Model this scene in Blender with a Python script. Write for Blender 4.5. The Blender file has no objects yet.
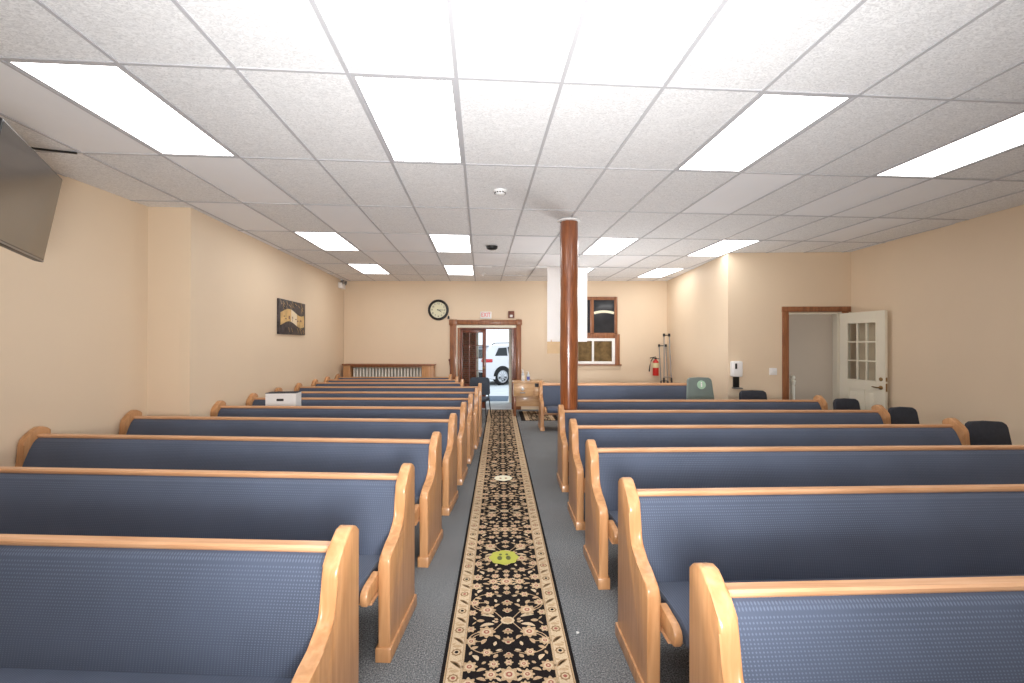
import bpy, bmesh, math, random
from mathutils import Vector, Matrix
random.seed(7)
PI = math.pi
COL = bpy.context.scene.collection
CZ = 3.1237                      # ceiling height
GX, GY = -0.1444, 2.5377         # origin of the ceiling grid

# ------------------------------------------------------------------ materials
def srgb(r, g, b):
    def f(c):
        c /= 255.0
        return c / 12.92 if c <= 0.04045 else ((c + 0.055) / 1.055) ** 2.4
    return (f(r), f(g), f(b), 1.0)

def new_mat(name):
    m = bpy.data.materials.new(name); m.use_nodes = True
    nt = m.node_tree
    return m, nt, nt.nodes['Principled BSDF']

def N(nt, kind, **kw):
    n = nt.nodes.new(kind)
    for k, v in kw.items():
        setattr(n, k, v)
    return n

def plain(name, col, rough=0.5, metal=0.0, var=0.06, scale=8.0, bump=0.0, bscale=60.0, coat=0.0, spec=None):
    m, nt, b = new_mat(name)
    b.inputs['Roughness'].default_value = rough
    b.inputs['Metallic'].default_value = metal
    if coat: b.inputs['Coat Weight'].default_value = coat; b.inputs['Coat Roughness'].default_value = 0.08
    if spec is not None: b.inputs['Specular IOR Level'].default_value = spec
    tc = N(nt, 'ShaderNodeTexCoord')
    nz = N(nt, 'ShaderNodeTexNoise'); nz.inputs['Scale'].default_value = scale; nz.inputs['Detail'].default_value = 4
    nt.links.new(tc.outputs['Object'], nz.inputs['Vector'])
    rp = N(nt, 'ShaderNodeValToRGB')
    lo = tuple(c * (1 - var) for c in col[:3]) + (1,); hi = tuple(min(1, c * (1 + var)) for c in col[:3]) + (1,)
    rp.color_ramp.elements[0].position = 0.3; rp.color_ramp.elements[1].position = 0.7
    rp.color_ramp.elements[0].color = lo; rp.color_ramp.elements[1].color = hi
    nt.links.new(nz.outputs['Fac'], rp.inputs['Fac'])
    nt.links.new(rp.outputs['Color'], b.inputs['Base Color'])
    if bump:
        n2 = N(nt, 'ShaderNodeTexNoise'); n2.inputs['Scale'].default_value = bscale; n2.inputs['Detail'].default_value = 3
        nt.links.new(tc.outputs['Object'], n2.inputs['Vector'])
        bp = N(nt, 'ShaderNodeBump'); bp.inputs['Strength'].default_value = bump; bp.inputs['Distance'].default_value = 0.01
        nt.links.new(n2.outputs['Fac'], bp.inputs['Height']); nt.links.new(bp.outputs['Normal'], b.inputs['Normal'])
    return m

def wood(name, c0, c1, c2, rough=0.35, stretch=(14, 1.2, 1.2), coat=0.25, scale=3.0):
    """Wood grain running along the axis with the smallest stretch."""
    m, nt, b = new_mat(name)
    b.inputs['Roughness'].default_value = rough
    b.inputs['Coat Weight'].default_value = coat; b.inputs['Coat Roughness'].default_value = 0.15
    tc = N(nt, 'ShaderNodeTexCoord'); mp = N(nt, 'ShaderNodeMapping'); mp.inputs['Scale'].default_value = stretch
    nt.links.new(tc.outputs['Object'], mp.inputs['Vector'])
    nz = N(nt, 'ShaderNodeTexNoise'); nz.inputs['Scale'].default_value = scale; nz.inputs['Detail'].default_value = 6
    nz.inputs['Distortion'].default_value = 0.6
    nt.links.new(mp.outputs['Vector'], nz.inputs['Vector'])
    rp = N(nt, 'ShaderNodeValToRGB'); e = rp.color_ramp.elements
    e[0].position = 0.28; e[0].color = c0; e[1].position = 0.72; e[1].color = c2
    k = e.new(0.5); k.color = c1
    nt.links.new(nz.outputs['Fac'], rp.inputs['Fac']); nt.links.new(rp.outputs['Color'], b.inputs['Base Color'])
    bp = N(nt, 'ShaderNodeBump'); bp.inputs['Strength'].default_value = 0.06; bp.inputs['Distance'].default_value = 0.004
    nt.links.new(nz.outputs['Fac'], bp.inputs['Height']); nt.links.new(bp.outputs['Normal'], b.inputs['Normal'])
    return m

def dotted_fabric(name, base, dot, pitch=0.016, sheen=0.25):
    m, nt, b = new_mat(name)
    b.inputs['Roughness'].default_value = 0.85
    b.inputs['Sheen Weight'].default_value = sheen; b.inputs['Sheen Roughness'].default_value = 0.4
    tc = N(nt, 'ShaderNodeTexCoord'); sp = N(nt, 'ShaderNodeSeparateXYZ')
    nt.links.new(tc.outputs['Object'], sp.inputs['Vector'])
    add = N(nt, 'ShaderNodeMath', operation='SUBTRACT')           # z - y so that seat and back both carry dots
    nt.links.new(sp.outputs['Z'], add.inputs[0]); nt.links.new(sp.outputs['Y'], add.inputs[1])
    k = 2 * PI / pitch
    def mul(sock, f, op='MULTIPLY'):
        n = N(nt, 'ShaderNodeMath', operation=op); nt.links.new(sock, n.inputs[0]); n.inputs[1].default_value = f; return n.outputs[0]
    def two(a, c, op):
        n = N(nt, 'ShaderNodeMath', operation=op); nt.links.new(a, n.inputs[0]); nt.links.new(c, n.inputs[1]); return n.outputs[0]
    def fn(a, op):
        n = N(nt, 'ShaderNodeMath', operation=op); nt.links.new(a, n.inputs[0]); return n.outputs[0]
    u = two(mul(sp.outputs['X'], k * 0.5), mul(add.outputs[0], k), 'ADD')
    v = two(mul(sp.outputs['X'], k * 0.5), mul(add.outputs[0], k), 'SUBTRACT')
    s = two(fn(u, 'SINE'), fn(v, 'SINE'), 'MULTIPLY')
    thr = N(nt, 'ShaderNodeMapRange'); thr.inputs['From Min'].default_value = 0.25; thr.inputs['From Max'].default_value = 0.8
    nt.links.new(s, thr.inputs['Value'])
    nz = N(nt, 'ShaderNodeTexNoise'); nz.inputs['Scale'].default_value = 2.2; nz.inputs['Detail'].default_value = 5
    nt.links.new(tc.outputs['Object'], nz.inputs['Vector'])
    rp = N(nt, 'ShaderNodeValToRGB'); e = rp.color_ramp.elements
    e[0].position = 0.3; e[0].color = tuple(c * 0.86 for c in base[:3]) + (1,)
    e[1].position = 0.7; e[1].color = tuple(c * 1.12 for c in base[:3]) + (1,)
    nt.links.new(nz.outputs['Fac'], rp.inputs['Fac'])
    mx = N(nt, 'ShaderNodeMix', data_type='RGBA'); nt.links.new(thr.outputs['Result'], mx.inputs['Factor'])
    nt.links.new(rp.outputs['Color'], mx.inputs['A']); mx.inputs['B'].default_value = dot
    nt.links.new(mx.outputs['Result'], b.inputs['Base Color'])
    bp = N(nt, 'ShaderNodeBump'); bp.inputs['Strength'].default_value = 0.25; bp.inputs['Distance'].default_value = 0.002
    nt.links.new(thr.outputs['Result'], bp.inputs['Height']); nt.links.new(bp.outputs['Normal'], b.inputs['Normal'])
    return m

def speckle(name, cols, scale=160.0, rough=0.95, bump=0.5):
    m, nt, b = new_mat(name)
    b.inputs['Roughness'].default_value = rough; b.inputs['Specular IOR Level'].default_value = 0.1
    tc = N(nt, 'ShaderNodeTexCoord')
    nz = N(nt, 'ShaderNodeTexNoise'); nz.inputs['Scale'].default_value = scale; nz.inputs['Detail'].default_value = 5
    nz.inputs['Roughness'].default_value = 0.75
    nt.links.new(tc.outputs['Object'], nz.inputs['Vector'])
    rp = N(nt, 'ShaderNodeValToRGB'); e = rp.color_ramp.elements
    e[0].position = 0.36; e[0].color = cols[0]; e[1].position = 0.64; e[1].color = cols[2]
    k = e.new(0.5); k.color = cols[1]
    nt.links.new(nz.outputs['Fac'], rp.inputs['Fac'])
    n3 = N(nt, 'ShaderNodeTexNoise'); n3.inputs['Scale'].default_value = 1.3; n3.inputs['Detail'].default_value = 3
    nt.links.new(tc.outputs['Object'], n3.inputs['Vector'])
    mr = N(nt, 'ShaderNodeMapRange'); mr.inputs['From Min'].default_value = 0.3; mr.inputs['From Max'].default_value = 0.7
    mr.inputs['To Min'].default_value = 0.88; mr.inputs['To Max'].default_value = 1.1
    nt.links.new(n3.outputs['Fac'], mr.inputs['Value'])
    mx = N(nt, 'ShaderNodeMix', data_type='RGBA', blend_type='MULTIPLY'); mx.inputs['Factor'].default_value = 1
    nt.links.new(rp.outputs['Color'], mx.inputs['A']); nt.links.new(mr.outputs['Result'], mx.inputs['B'])
    nt.links.new(mx.outputs['Result'], b.inputs['Base Color'])
    bp = N(nt, 'ShaderNodeBump'); bp.inputs['Strength'].default_value = bump; bp.inputs['Distance'].default_value = 0.004
    nt.links.new(nz.outputs['Fac'], bp.inputs['Height']); nt.links.new(bp.outputs['Normal'], b.inputs['Normal'])
    return m

def fissured(name):
    """Mineral-fibre ceiling tile: short pale strands over a pitted grey face."""
    m, nt, b = new_mat(name)
    b.inputs['Roughness'].default_value = 0.95; b.inputs['Specular IOR Level'].default_value = 0.1
    tc = N(nt, 'ShaderNodeTexCoord')
    mp = N(nt, 'ShaderNodeMapping'); mp.inputs['Scale'].default_value = (1.0, 1.7, 1.0)
    nt.links.new(tc.outputs['Object'], mp.inputs['Vector'])
    nz = N(nt, 'ShaderNodeTexNoise'); nz.inputs['Scale'].default_value = 26; nz.inputs['Detail'].default_value = 4
    nz.inputs['Distortion'].default_value = 2.6; nz.inputs['Roughness'].default_value = 0.62
    nt.links.new(mp.outputs['Vector'], nz.inputs['Vector'])
    rp = N(nt, 'ShaderNodeValToRGB'); e = rp.color_ramp.elements
    e[0].position = 0.36; e[0].color = (0.70, 0.705, 0.715, 1); e[1].position = 0.62; e[1].color = (0.95, 0.955, 0.965, 1)
    nt.links.new(nz.outputs['Fac'], rp.inputs['Fac']); nt.links.new(rp.outputs['Color'], b.inputs['Base Color'])
    bp = N(nt, 'ShaderNodeBump'); bp.inputs['Strength'].default_value = 0.35; bp.inputs['Distance'].default_value = 0.004
    nt.links.new(nz.outputs['Fac'], bp.inputs['Height']); nt.links.new(bp.outputs['Normal'], b.inputs['Normal'])
    return m

def emit(name, col, strength):
    m = bpy.data.materials.new(name); m.use_nodes = True; nt = m.node_tree
    nt.nodes.remove(nt.nodes['Principled BSDF'])
    e = N(nt, 'ShaderNodeEmission'); e.inputs['Color'].default_value = col; e.inputs['Strength'].default_value = strength
    nt.links.new(e.outputs[0], nt.nodes['Material Output'].inputs['Surface'])
    return m

def pane_glass(name):
    m = bpy.data.materials.new(name); m.use_nodes = True; nt = m.node_tree
    nt.nodes.remove(nt.nodes['Principled BSDF'])
    t = N(nt, 'ShaderNodeBsdfTransparent'); t.inputs['Color'].default_value = (0.93, 0.95, 0.95, 1)
    g = N(nt, 'ShaderNodeBsdfGlossy'); g.inputs['Roughness'].default_value = 0.02
    lw = N(nt, 'ShaderNodeLayerWeight'); lw.inputs['Blend'].default_value = 0.5
    pw = N(nt, 'ShaderNodeMath', operation='POWER'); nt.links.new(lw.outputs['Facing'], pw.inputs[0]); pw.inputs[1].default_value = 4.0
    f = N(nt, 'ShaderNodeMath', operation='MULTIPLY_ADD'); nt.links.new(pw.outputs[0], f.inputs[0]); f.inputs[1].default_value = 0.5; f.inputs[2].default_value = 0.03
    mx = N(nt, 'ShaderNodeMixShader')
    nt.links.new(f.outputs[0], mx.inputs[0]); nt.links.new(t.outputs[0], mx.inputs[1]); nt.links.new(g.outputs[0], mx.inputs[2])
    nt.links.new(mx.outputs[0], nt.nodes['Material Output'].inputs['Surface'])
    return m

def brick_mat(name):
    m, nt, b = new_mat(name); b.inputs['Roughness'].default_value = 0.8
    tc = N(nt, 'ShaderNodeTexCoord'); mp = N(nt, 'ShaderNodeMapping'); mp.inputs['Rotation'].default_value = (PI / 2, 0, 0)
    nt.links.new(tc.outputs['Object'], mp.inputs['Vector'])
    br = N(nt, 'ShaderNodeTexBrick'); br.inputs['Scale'].default_value = 4.5
    br.inputs['Color1'].default_value = srgb(160, 92, 66); br.inputs['Color2'].default_value = srgb(120, 76, 60)
    br.inputs['Mortar'].default_value = srgb(160, 148, 136); br.inputs['Mortar Size'].default_value = 0.015
    nt.links.new(mp.outputs['Vector'], br.inputs['Vector']); nt.links.new(br.outputs['Color'], b.inputs['Base Color'])
    return m

M = {}
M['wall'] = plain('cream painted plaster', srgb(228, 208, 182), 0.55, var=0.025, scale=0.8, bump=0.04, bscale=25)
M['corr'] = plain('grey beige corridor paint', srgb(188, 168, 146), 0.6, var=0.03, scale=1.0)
M['tile'] = fissured('fissured ceiling tile')
M['tile_smooth'] = plain('smooth ceiling panel', srgb(246, 247, 250), 0.7, var=0.02, scale=1.5)
M['tbar'] = plain('painted ceiling grid', srgb(190, 190, 194), 0.5, var=0.02)
M['carpet'] = speckle('blue grey loop carpet', [srgb(66, 69, 73), srgb(112, 116, 119), srgb(166, 168, 170)], 130)
M['oak_x'] = wood('oak along length', srgb(188, 136, 96), srgb(206, 156, 116), srgb(220, 174, 136), stretch=(0.8, 14, 14))
M['oak_z'] = wood('oak upright grain', srgb(176, 126, 82), srgb(192, 142, 97), srgb(206, 157, 112), stretch=(10, 10, 0.8))
M['fabric'] = dotted_fabric('dotted blue upholstery', srgb(72, 81, 100), srgb(92, 102, 122), pitch=0.0115, sheen=0.12)
M['chair_fab'] = plain('dark blue chair cloth', srgb(50, 53, 62), 0.9, var=0.12, scale=30, bump=0.15, bscale=300)
M['chair_green'] = plain('grey green vinyl', srgb(112, 126, 122), 0.55, var=0.05, scale=6)
M['chair_grey'] = plain('slate blue chair cloth', srgb(64, 72, 84), 0.9, var=0.1, scale=30, bump=0.15, bscale=300)
M['black_metal'] = plain('black enamel metal', srgb(28, 28, 30), 0.35, metal=0.3, var=0.05)
M['steel'] = plain('dull aluminium', srgb(150, 150, 152), 0.3, metal=0.9, var=0.05)
M['brass'] = plain('aged brass', srgb(150, 122, 80), 0.3, metal=0.9, var=0.08)
M['black'] = plain('black plastic', srgb(22, 22, 24), 0.4, var=0.05)
M['white_plastic'] = plain('white plastic', srgb(238, 238, 238), 0.4, var=0.015)
M['white_paint'] = plain('ivory gloss paint', srgb(232, 226, 208), 0.35, var=0.02, scale=2)
M['trim_wood'] = wood('stained door casing', srgb(116, 70, 42), srgb(142, 90, 56), srgb(160, 106, 70), stretch=(8, 8, 1.0), rough=0.4)
M['dark_wood'] = wood('dark mahogany', srgb(88, 42, 28), srgb(112, 58, 40), srgb(132, 74, 52), stretch=(8, 8, 1.0), rough=0.35)
M['post_wood'] = wood('varnished timber post', srgb(112, 60, 30), srgb(136, 76, 40), srgb(152, 90, 50), stretch=(16, 16, 1.6), rough=0.3, coat=0.8)
M['desk_wood'] = wood('maple veneer', srgb(196, 152, 108), srgb(212, 172, 128), srgb(222, 186, 144), stretch=(1, 10, 10))
M['glass'] = pane_glass('clear pane')
M['dark_pane'] = plain('dark window glass', srgb(52, 54, 58), 0.08, var=0.25, scale=3)
M['brown_pane'] = plain('brown curtained glass', srgb(112, 92, 62), 0.12, var=0.4, scale=7)
M['screen'] = plain('switched off screen', srgb(26, 25, 24), 0.12, var=0.03, spec=1.0)
M['screen'].node_tree.nodes['Principled BSDF'].inputs['IOR'].default_value = 2.2
def cloth_mat(name, col):
    m, nt, b = new_mat(name); b.inputs['Base Color'].default_value = col; b.inputs['Roughness'].default_value = 0.85
    tc = N(nt, 'ShaderNodeTexCoord'); wv = N(nt, 'ShaderNodeTexNoise'); wv.inputs['Scale'].default_value = 40
    nt.links.new(tc.outputs['Object'], wv.inputs['Vector'])
    bp = N(nt, 'ShaderNodeBump'); bp.inputs['Strength'].default_value = 0.05; nt.links.new(wv.outputs['Fac'], bp.inputs['Height']); nt.links.new(bp.outputs['Normal'], b.inputs['Normal'])
    t = N(nt, 'ShaderNodeBsdfTranslucent'); t.inputs['Color'].default_value = col
    mx = N(nt, 'ShaderNodeMixShader'); mx.inputs[0].default_value = 0.35
    nt.links.new(b.outputs[0], mx.inputs[1]); nt.links.new(t.outputs[0], mx.inputs[2]); nt.links.new(mx.outputs[0], nt.nodes['Material Output'].inputs['Surface'])
    return m
M['white_cloth'] = cloth_mat('white banner cloth', srgb(250, 250, 252))
M['tan_patch'] = plain('tan patch', srgb(206, 176, 138), 0.7, var=0.04)
M['brick'] = brick_mat('red brown brick')
M['pavement'] = plain('pale pavement', srgb(214, 222, 226), 0.8, var=0.06, scale=2.5)
M['mat'] = plain('blue grey door mat', srgb(92, 110, 128), 0.95, var=0.1, scale=50)
M['car'] = plain('white car paint', srgb(226, 228, 234), 0.25, var=0.01, coat=1.0)
M['car_glass'] = plain('tinted car glass', srgb(34, 42, 46), 0.05, var=0.05)
M['tyre'] = plain('tyre rubber', srgb(30, 30, 32), 0.85, var=0.1)
M['alloy'] = plain('silver alloy', srgb(190, 192, 196), 0.3, metal=0.8, var=0.03)
M['red_lens'] = plain('red lamp lens', srgb(200, 40, 44), 0.2, var=0.1, coat=0.5)
M['red'] = plain('red enamel', srgb(200, 40, 32), 0.35, var=0.04)
M['cream_label'] = plain('cream label', srgb(226, 214, 170), 0.6, var=0.04)
M['sign_red'] = plain('sign red', srgb(226, 70, 70), 0.5, var=0.02)
M['lamp'] = emit('lit diffuser', (1.0, 0.985, 0.96, 1), 6.8)
M['clock_face'] = plain('clock face', srgb(226, 224, 196), 0.5, var=0.01)
M['art_dark'] = plain('marbled dark ground', srgb(62, 56, 58), 0.5, var=0.7, scale=14)
M['art_gold'] = plain('gold scroll', srgb(206, 172, 116), 0.5, var=0.25, scale=9)
M['art_light'] = plain('pale scroll', srgb(236, 220, 190), 0.5, var=0.08, scale=9)
M['lime'] = plain('yellow green disc', srgb(178, 182, 72), 0.6, var=0.06)
M['foot'] = plain('dark olive print', srgb(86, 92, 44), 0.6, var=0.05)
M['cream_disc'] = plain('cream disc', srgb(240, 236, 212), 0.6, var=0.03)
M['mint'] = plain('mint disc', srgb(176, 212, 186), 0.6, var=0.03)
M['sticker_white'] = plain('white print', srgb(240, 244, 240), 0.6, var=0.02)
M['rug_black'] = speckle('black pile', [srgb(18, 16, 17), srgb(30, 27, 28), srgb(44, 40, 40)], 200, bump=0.3)
M['rug_tan'] = speckle('tan pile', [srgb(160, 134, 104), srgb(186, 160, 128), srgb(204, 180, 150)], 200, bump=0.3)
M['rug_cream'] = speckle('cream pile', [srgb(184, 162, 132), srgb(204, 184, 154), srgb(218, 202, 176)], 200, bump=0.3)
M['rug_brown'] = speckle('brown pile', [srgb(120, 96, 70), srgb(146, 120, 90), srgb(166, 140, 110)], 200, bump=0.3)
M['rug_rose'] = speckle('rose pile', [srgb(130, 70, 62), srgb(158, 96, 84), srgb(176, 118, 104)], 200, bump=0.3)
M['liquid'] = plain('clear bottle plastic', srgb(214, 224, 232), 0.15, var=0.04, spec=0.6)
M['blue_label'] = plain('blue print', srgb(96, 112, 190), 0.5, var=0.05)
M['radiator'] = plain('silver radiator paint', srgb(226, 223, 215), 0.4, var=0.04)

# ------------------------------------------------------------------ mesh helpers
class MB:
    def __init__(self):
        self.bm = bmesh.new(); self.mi = 0
    def _new(self, verts_before, faces_before):
        self.bm.faces.ensure_lookup_table()
        for f in self.bm.faces[faces_before:]:
            f.material_index = self.mi
        return self
    def box(self, x0, x1, y0, y1, z0, z1, bev=0.0, seg=2, mat=None):
        t = bmesh.new()
        bmesh.ops.create_cube(t, size=1)
        for v in t.verts:
            v.co = Vector(((x0 + x1) / 2 + v.co.x * (x1 - x0), (y0 + y1) / 2 + v.co.y * (y1 - y0), (z0 + z1) / 2 + v.co.z * (z1 - z0)))
        if bev: bmesh.ops.bevel(t, geom=t.edges[:], offset=bev, segments=seg, affect='EDGES', profile=0.5)
        return self.take(t, mat)
    def take(self, t, mat=None):
        if mat is not None: bmesh.ops.transform(t, matrix=mat, verts=t.verts)
        bmesh.ops.recalc_face_normals(t, faces=t.faces)
        me = bpy.data.meshes.new('tmp'); t.to_mesh(me); t.free()
        n = len(self.bm.faces); self.bm.from_mesh(me); bpy.data.meshes.remove(me)
        return self._new(0, n)
    def prism(self, pts, axis, a, b, bev=0.0, seg=2, mat=None):
        """Extrude a 2-D outline along an axis: 'x' takes (y,z), 'y' takes (x,z), 'z' takes (x,y)."""
        t = bmesh.new()
        def mk(p, q):
            return {'x': (q, p[0], p[1]), 'y': (p[0], q, p[1]), 'z': (p[0], p[1], q)}[axis]
        lo = [t.verts.new(mk(p, a)) for p in pts]; hi = [t.verts.new(mk(p, b)) for p in pts]
        t.faces.new(lo); t.faces.new(hi[::-1])
        n = len(pts)
        for i in range(n):
            t.faces.new((lo[i], lo[(i + 1) % n], hi[(i + 1) % n], hi[i]))
        if bev:
            es = [e for e in t.edges if len(set((v in lo) for v in e.verts)) == 1]
            bmesh.ops.bevel(t, geom=es, offset=bev, segments=seg, affect='EDGES', profile=0.5)
        return self.take(t, mat)
    def lathe(self, prof, n=24, mat=None, rfun=None, loop=False):
        """Revolve (r, z) about the z axis."""
        t = bmesh.new(); rings = []
        for j, (r, z) in enumerate(prof):
            rings.append([t.verts.new(((r if not rfun else r * rfun(2 * PI * i / n, z)) * math.cos(2 * PI * i / n),
                                       (r if not rfun else r * rfun(2 * PI * i / n, z)) * math.sin(2 * PI * i / n), z)) for i in range(n)])
        for a, b in zip(rings, rings[1:]):
            for i in range(n):
                t.faces.new((a[i], a[(i + 1) % n], b[(i + 1) % n], b[i]))
        if loop:
            for i in range(n): t.faces.new((rings[-1][i], rings[-1][(i + 1) % n], rings[0][(i + 1) % n], rings[0][i]))
        else:
            t.faces.new(rings[0][::-1]); t.faces.new(rings[-1])
        bmesh.ops.remove_doubles(t, verts=t.verts, dist=1e-6)
        return self.take(t, mat)
    def tube(self, pts, r, n=10, mat=None):
        pts = [Vector(p) for p in pts]; t = bmesh.new(); rings = []
        up = Vector((0, 0, 1))
        for i, p in enumerate(pts):
            d = (pts[min(i + 1, len(pts) - 1)] - pts[max(i - 1, 0)]).normalized()
            a = d.cross(up if abs(d.z) < 0.95 else Vector((1, 0, 0))).normalized(); c = d.cross(a)
            rr = r[i] if isinstance(r, (list, tuple)) else r
            rings.append([t.verts.new(p + a * (rr * math.cos(2 * PI * k / n)) + c * (rr * math.sin(2 * PI * k / n))) for k in range(n)])
        for a, b in zip(rings, rings[1:]):
            for k in range(n):
                t.faces.new((a[k], a[(k + 1) % n], b[(k + 1) % n], b[k]))
        t.faces.new(rings[0][::-1]); t.faces.new(rings[-1])
        return self.take(t, mat)
    def flat(self, pts):
        n = len(self.bm.faces)
        vs = [self.bm.verts.new(p) for p in pts]
        f = self.bm.faces.new(vs)
        f.material_index = self.mi
        return self
    def grid(self, fn, nu, nv):
        n = len(self.bm.faces); g = [[self.bm.verts.new(fn(i / nu, j / nv)) for j in range(nv + 1)] for i in range(nu + 1)]
        for i in range(nu):
            for j in range(nv):
                self.bm.faces.new((g[i][j], g[i + 1][j], g[i + 1][j + 1], g[i][j + 1]))
        return self._new(0, n)
    def text(self, s, size, mat, depth=0.002):
        cu = bpy.data.curves.new('t', 'FONT'); cu.body = s; cu.size = size; cu.extrude = depth
        cu.align_x = 'CENTER'; cu.align_y = 'CENTER'
        o = bpy.data.objects.new('t', cu); COL.objects.link(o)
        dg = bpy.context.evaluated_depsgraph_get(); me = bpy.data.meshes.new_from_object(o.evaluated_get(dg))
        t = bmesh.new(); t.from_mesh(me)
        bpy.data.objects.remove(o); bpy.data.curves.remove(cu); bpy.data.meshes.remove(me)
        return self.take(t, mat)
    def clip(self, co, no):
        """Drop what lies on the side the normal points to."""
        bmesh.ops.bisect_plane(self.bm, geom=self.bm.verts[:] + self.bm.edges[:] + self.bm.faces[:], plane_co=co, plane_no=no, clear_outer=True)
        return self
    def build(self, name, mats, parent=None, loc=(0, 0, 0), rz=0.0, smooth=True, angle=40):
        me = bpy.data.meshes.new(name)
        self.bm.normal_update()
        self.bm.to_mesh(me); self.bm.free()
        for m in (mats if isinstance(mats, (list, tuple)) else [mats]):
            me.materials.append(m)
        if smooth:
            me.polygons.foreach_set('use_smooth', [True] * len(me.polygons))
            me.set_sharp_from_angle(angle=math.radians(angle))
        o = bpy.data.objects.new(name, me); COL.objects.link(o)
        o.location = loc; o.rotation_euler = (0, 0, rz)
        if parent: o.parent = parent
        return o

def tag(o, label, cat, group=None, kind=None):
    o['label'] = label; o['category'] = cat
    if group: o['group'] = group
    if kind: o['kind'] = kind
    return o

def thing(name, label, cat, loc=(0, 0, 0), rz=0.0, group=None, kind=None):
    o = bpy.data.objects.new(name, None); COL.objects.link(o); o.empty_display_size = 0.1
    o.location = loc; o.rotation_euler = (0, 0, rz)
    return tag(o, label, cat, group, kind)

def copy_tree(o, parent=None):
    c = o.copy(); COL.objects.link(c)
    if parent: c.parent = parent
    for ch in list(o.children):
        copy_tree(ch, c)
    return c

def arc(cx, cy, r, a0, a1, n):
    return [(cx + r * math.cos(a0 + (a1 - a0) * i / n), cy + r * math.sin(a0 + (a1 - a0) * i / n)) for i in range(n + 1)]

# ------------------------------------------------------------------ room shell
BO, BR = Vector((-3.35, 11.05, 0)), math.atan2(-0.66, 7.84)        # rear wall: left corner and heading
JO, JR = Vector((4.118, 7.109, 0)), math.atan2(-0.236, 1.971)      # wall with the white door
def on_rear(u, d, z=0.0): return (BO.x + u * math.cos(BR) - d * math.sin(BR), BO.y + u * math.sin(BR) + d * math.cos(BR), z)
def on_jog(u, d, z=0.0): return (JO.x + u * math.cos(JR) - d * math.sin(JR), JO.y + u * math.sin(JR) + d * math.cos(JR), z)

XL2, YB = -3.262, -2.6
def wall_seg(name, p, q, thick, label, z1=CZ, mat='wall', holes=()):
    """Wall from p to q seen from its right-hand side, body behind; holes are (u0,u1,z0,z1)."""
    p, q = Vector(p), Vector(q); d = q - p; L = d.length; rz = math.atan2(d.y, d.x)
    mb = MB(); u = 0.0
    for (a, b, c, e) in sorted(holes):
        mb.box(u, a, 0, thick, 0, z1)
        if c > 0: mb.box(a, b, 0, thick, 0, c)
        mb.box(a, b, 0, thick, e, z1); u = b
    mb.box(u, L, 0, thick, 0, z1)
    return tag(mb.build(name, M[mat], None, (p.x, p.y, 0), rz, smooth=False), label, 'wall', kind='structure')

wall_seg('wall_left', (-4.37, YB), (-3.72, 5.2), 0.12, 'near stretch of the cream left wall behind the screen')
wall_seg('wall_left_step', (-3.84, 5.2), (XL2, 5.2), 0.12, 'narrow cream face where the left wall steps inwards')
wall_seg('wall_left_far', (XL2, 5.2), (-3.363, 11.19), 0.12, 'far stretch of the cream left wall carrying the scroll picture')
wall_seg('wall_rear', (-3.35, 11.05), (4.49, 10.39), 0.14, 'cream rear wall with the wooden double door', holes=[(2.84, 4.15, 0, 1.985)])
wall_seg('wall_side', (4.49, 10.39), (4.118, 7.109), 0.12, 'cream side wall beside the crutches')
wall_seg('wall_jog', (4.118, 7.109), (6.089, 6.873), 0.12, 'cream wall with the open white door and the switch', holes=[(0.974, 1.80, 0, 2.12)])
wall_seg('wall_right', (6.089, 6.873), (5.30, YB), 0.12, 'long cream right wall')
wall_seg('wall_front', (5.30, YB), (-4.37, YB), 0.12, 'cream wall behind the camera')

fl = MB(); fl.flat([(-4.5, YB - 0.1, 0), (6.3, YB - 0.1, 0), (6.3, 8.9, 0), (4.9, 8.9, 0), (4.9, 10.36, 0), (-3.5, 11.06, 0)])
tag(fl.build('floor', M['carpet'], smooth=False), 'blue grey speckled carpet floor', 'floor', kind='structure')

LIGHT_CELLS = [(i, r) for r in (-3, 0, 3, 5) for i in (-4, -1, 3, 6)]  # first row lies out of view above the camera, added for its light
SMOOTH = {(1, -1), (-5, 0), (-4, 1), (4, 1), (6, 1), (7, 1), (-3, 2), (8, 2), (-5, 2), (-2, 3), (-3, 3), (1, 3), (-6, 3), (-2, 4), (-3, 4), (2, 4), (4, 4), (0, 4)}
def room_clip(mb):
    for a, b in (((-3.35, 11.15), (4.6, 10.48)), ((6.2, 6.9), (5.4, YB)), ((-4.47, YB), (-3.46, 9.55))):
        d = Vector((b[0] - a[0], b[1] - a[1], 0)); n = Vector((-d.y, d.x, 0)).normalized()
        mb.clip(Vector((a[0], a[1], 0)), n)
ce = MB()
for i in range(-8, 12):
    for r in range(-5, 8):
        if (i, r) in LIGHT_CELLS: continue
        x0, y0 = GX + 0.61 * i, GY + 1.22 * r
        sag = random.uniform(0.0, 0.004)
        ce.mi = 1 if (i, r) in SMOOTH else 0
        ce.flat([(x0, y0, CZ + sag), (x0, y0 + 1.22, CZ + sag), (x0 + 0.61, y0 + 1.22, CZ + sag), (x0 + 0.61, y0, CZ + sag)])
room_clip(ce)
ceiling = tag(ce.build('ceiling', [M['tile'], M['tile_smooth']], smooth=False), 'suspended white tile ceiling', 'ceiling', kind='structure')
tb = MB()
for i in range(-8, 13):
    tb.box(GX + 0.61 * i - 0.0105, GX + 0.61 * i + 0.0105, -3.6, 11.3, CZ - 0.006, CZ + 0.0005)
for r in range(-5, 8):
    tb.box(-4.6, 7.2, GY + 1.22 * r - 0.009, GY + 1.22 * r + 0.009, CZ - 0.0055, CZ + 0.0004)
room_clip(tb)
tb.build('ceiling_grid', M['tbar'], ceiling, smooth=False)['label'] = 'grey metal grid bars between the tiles'
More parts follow.
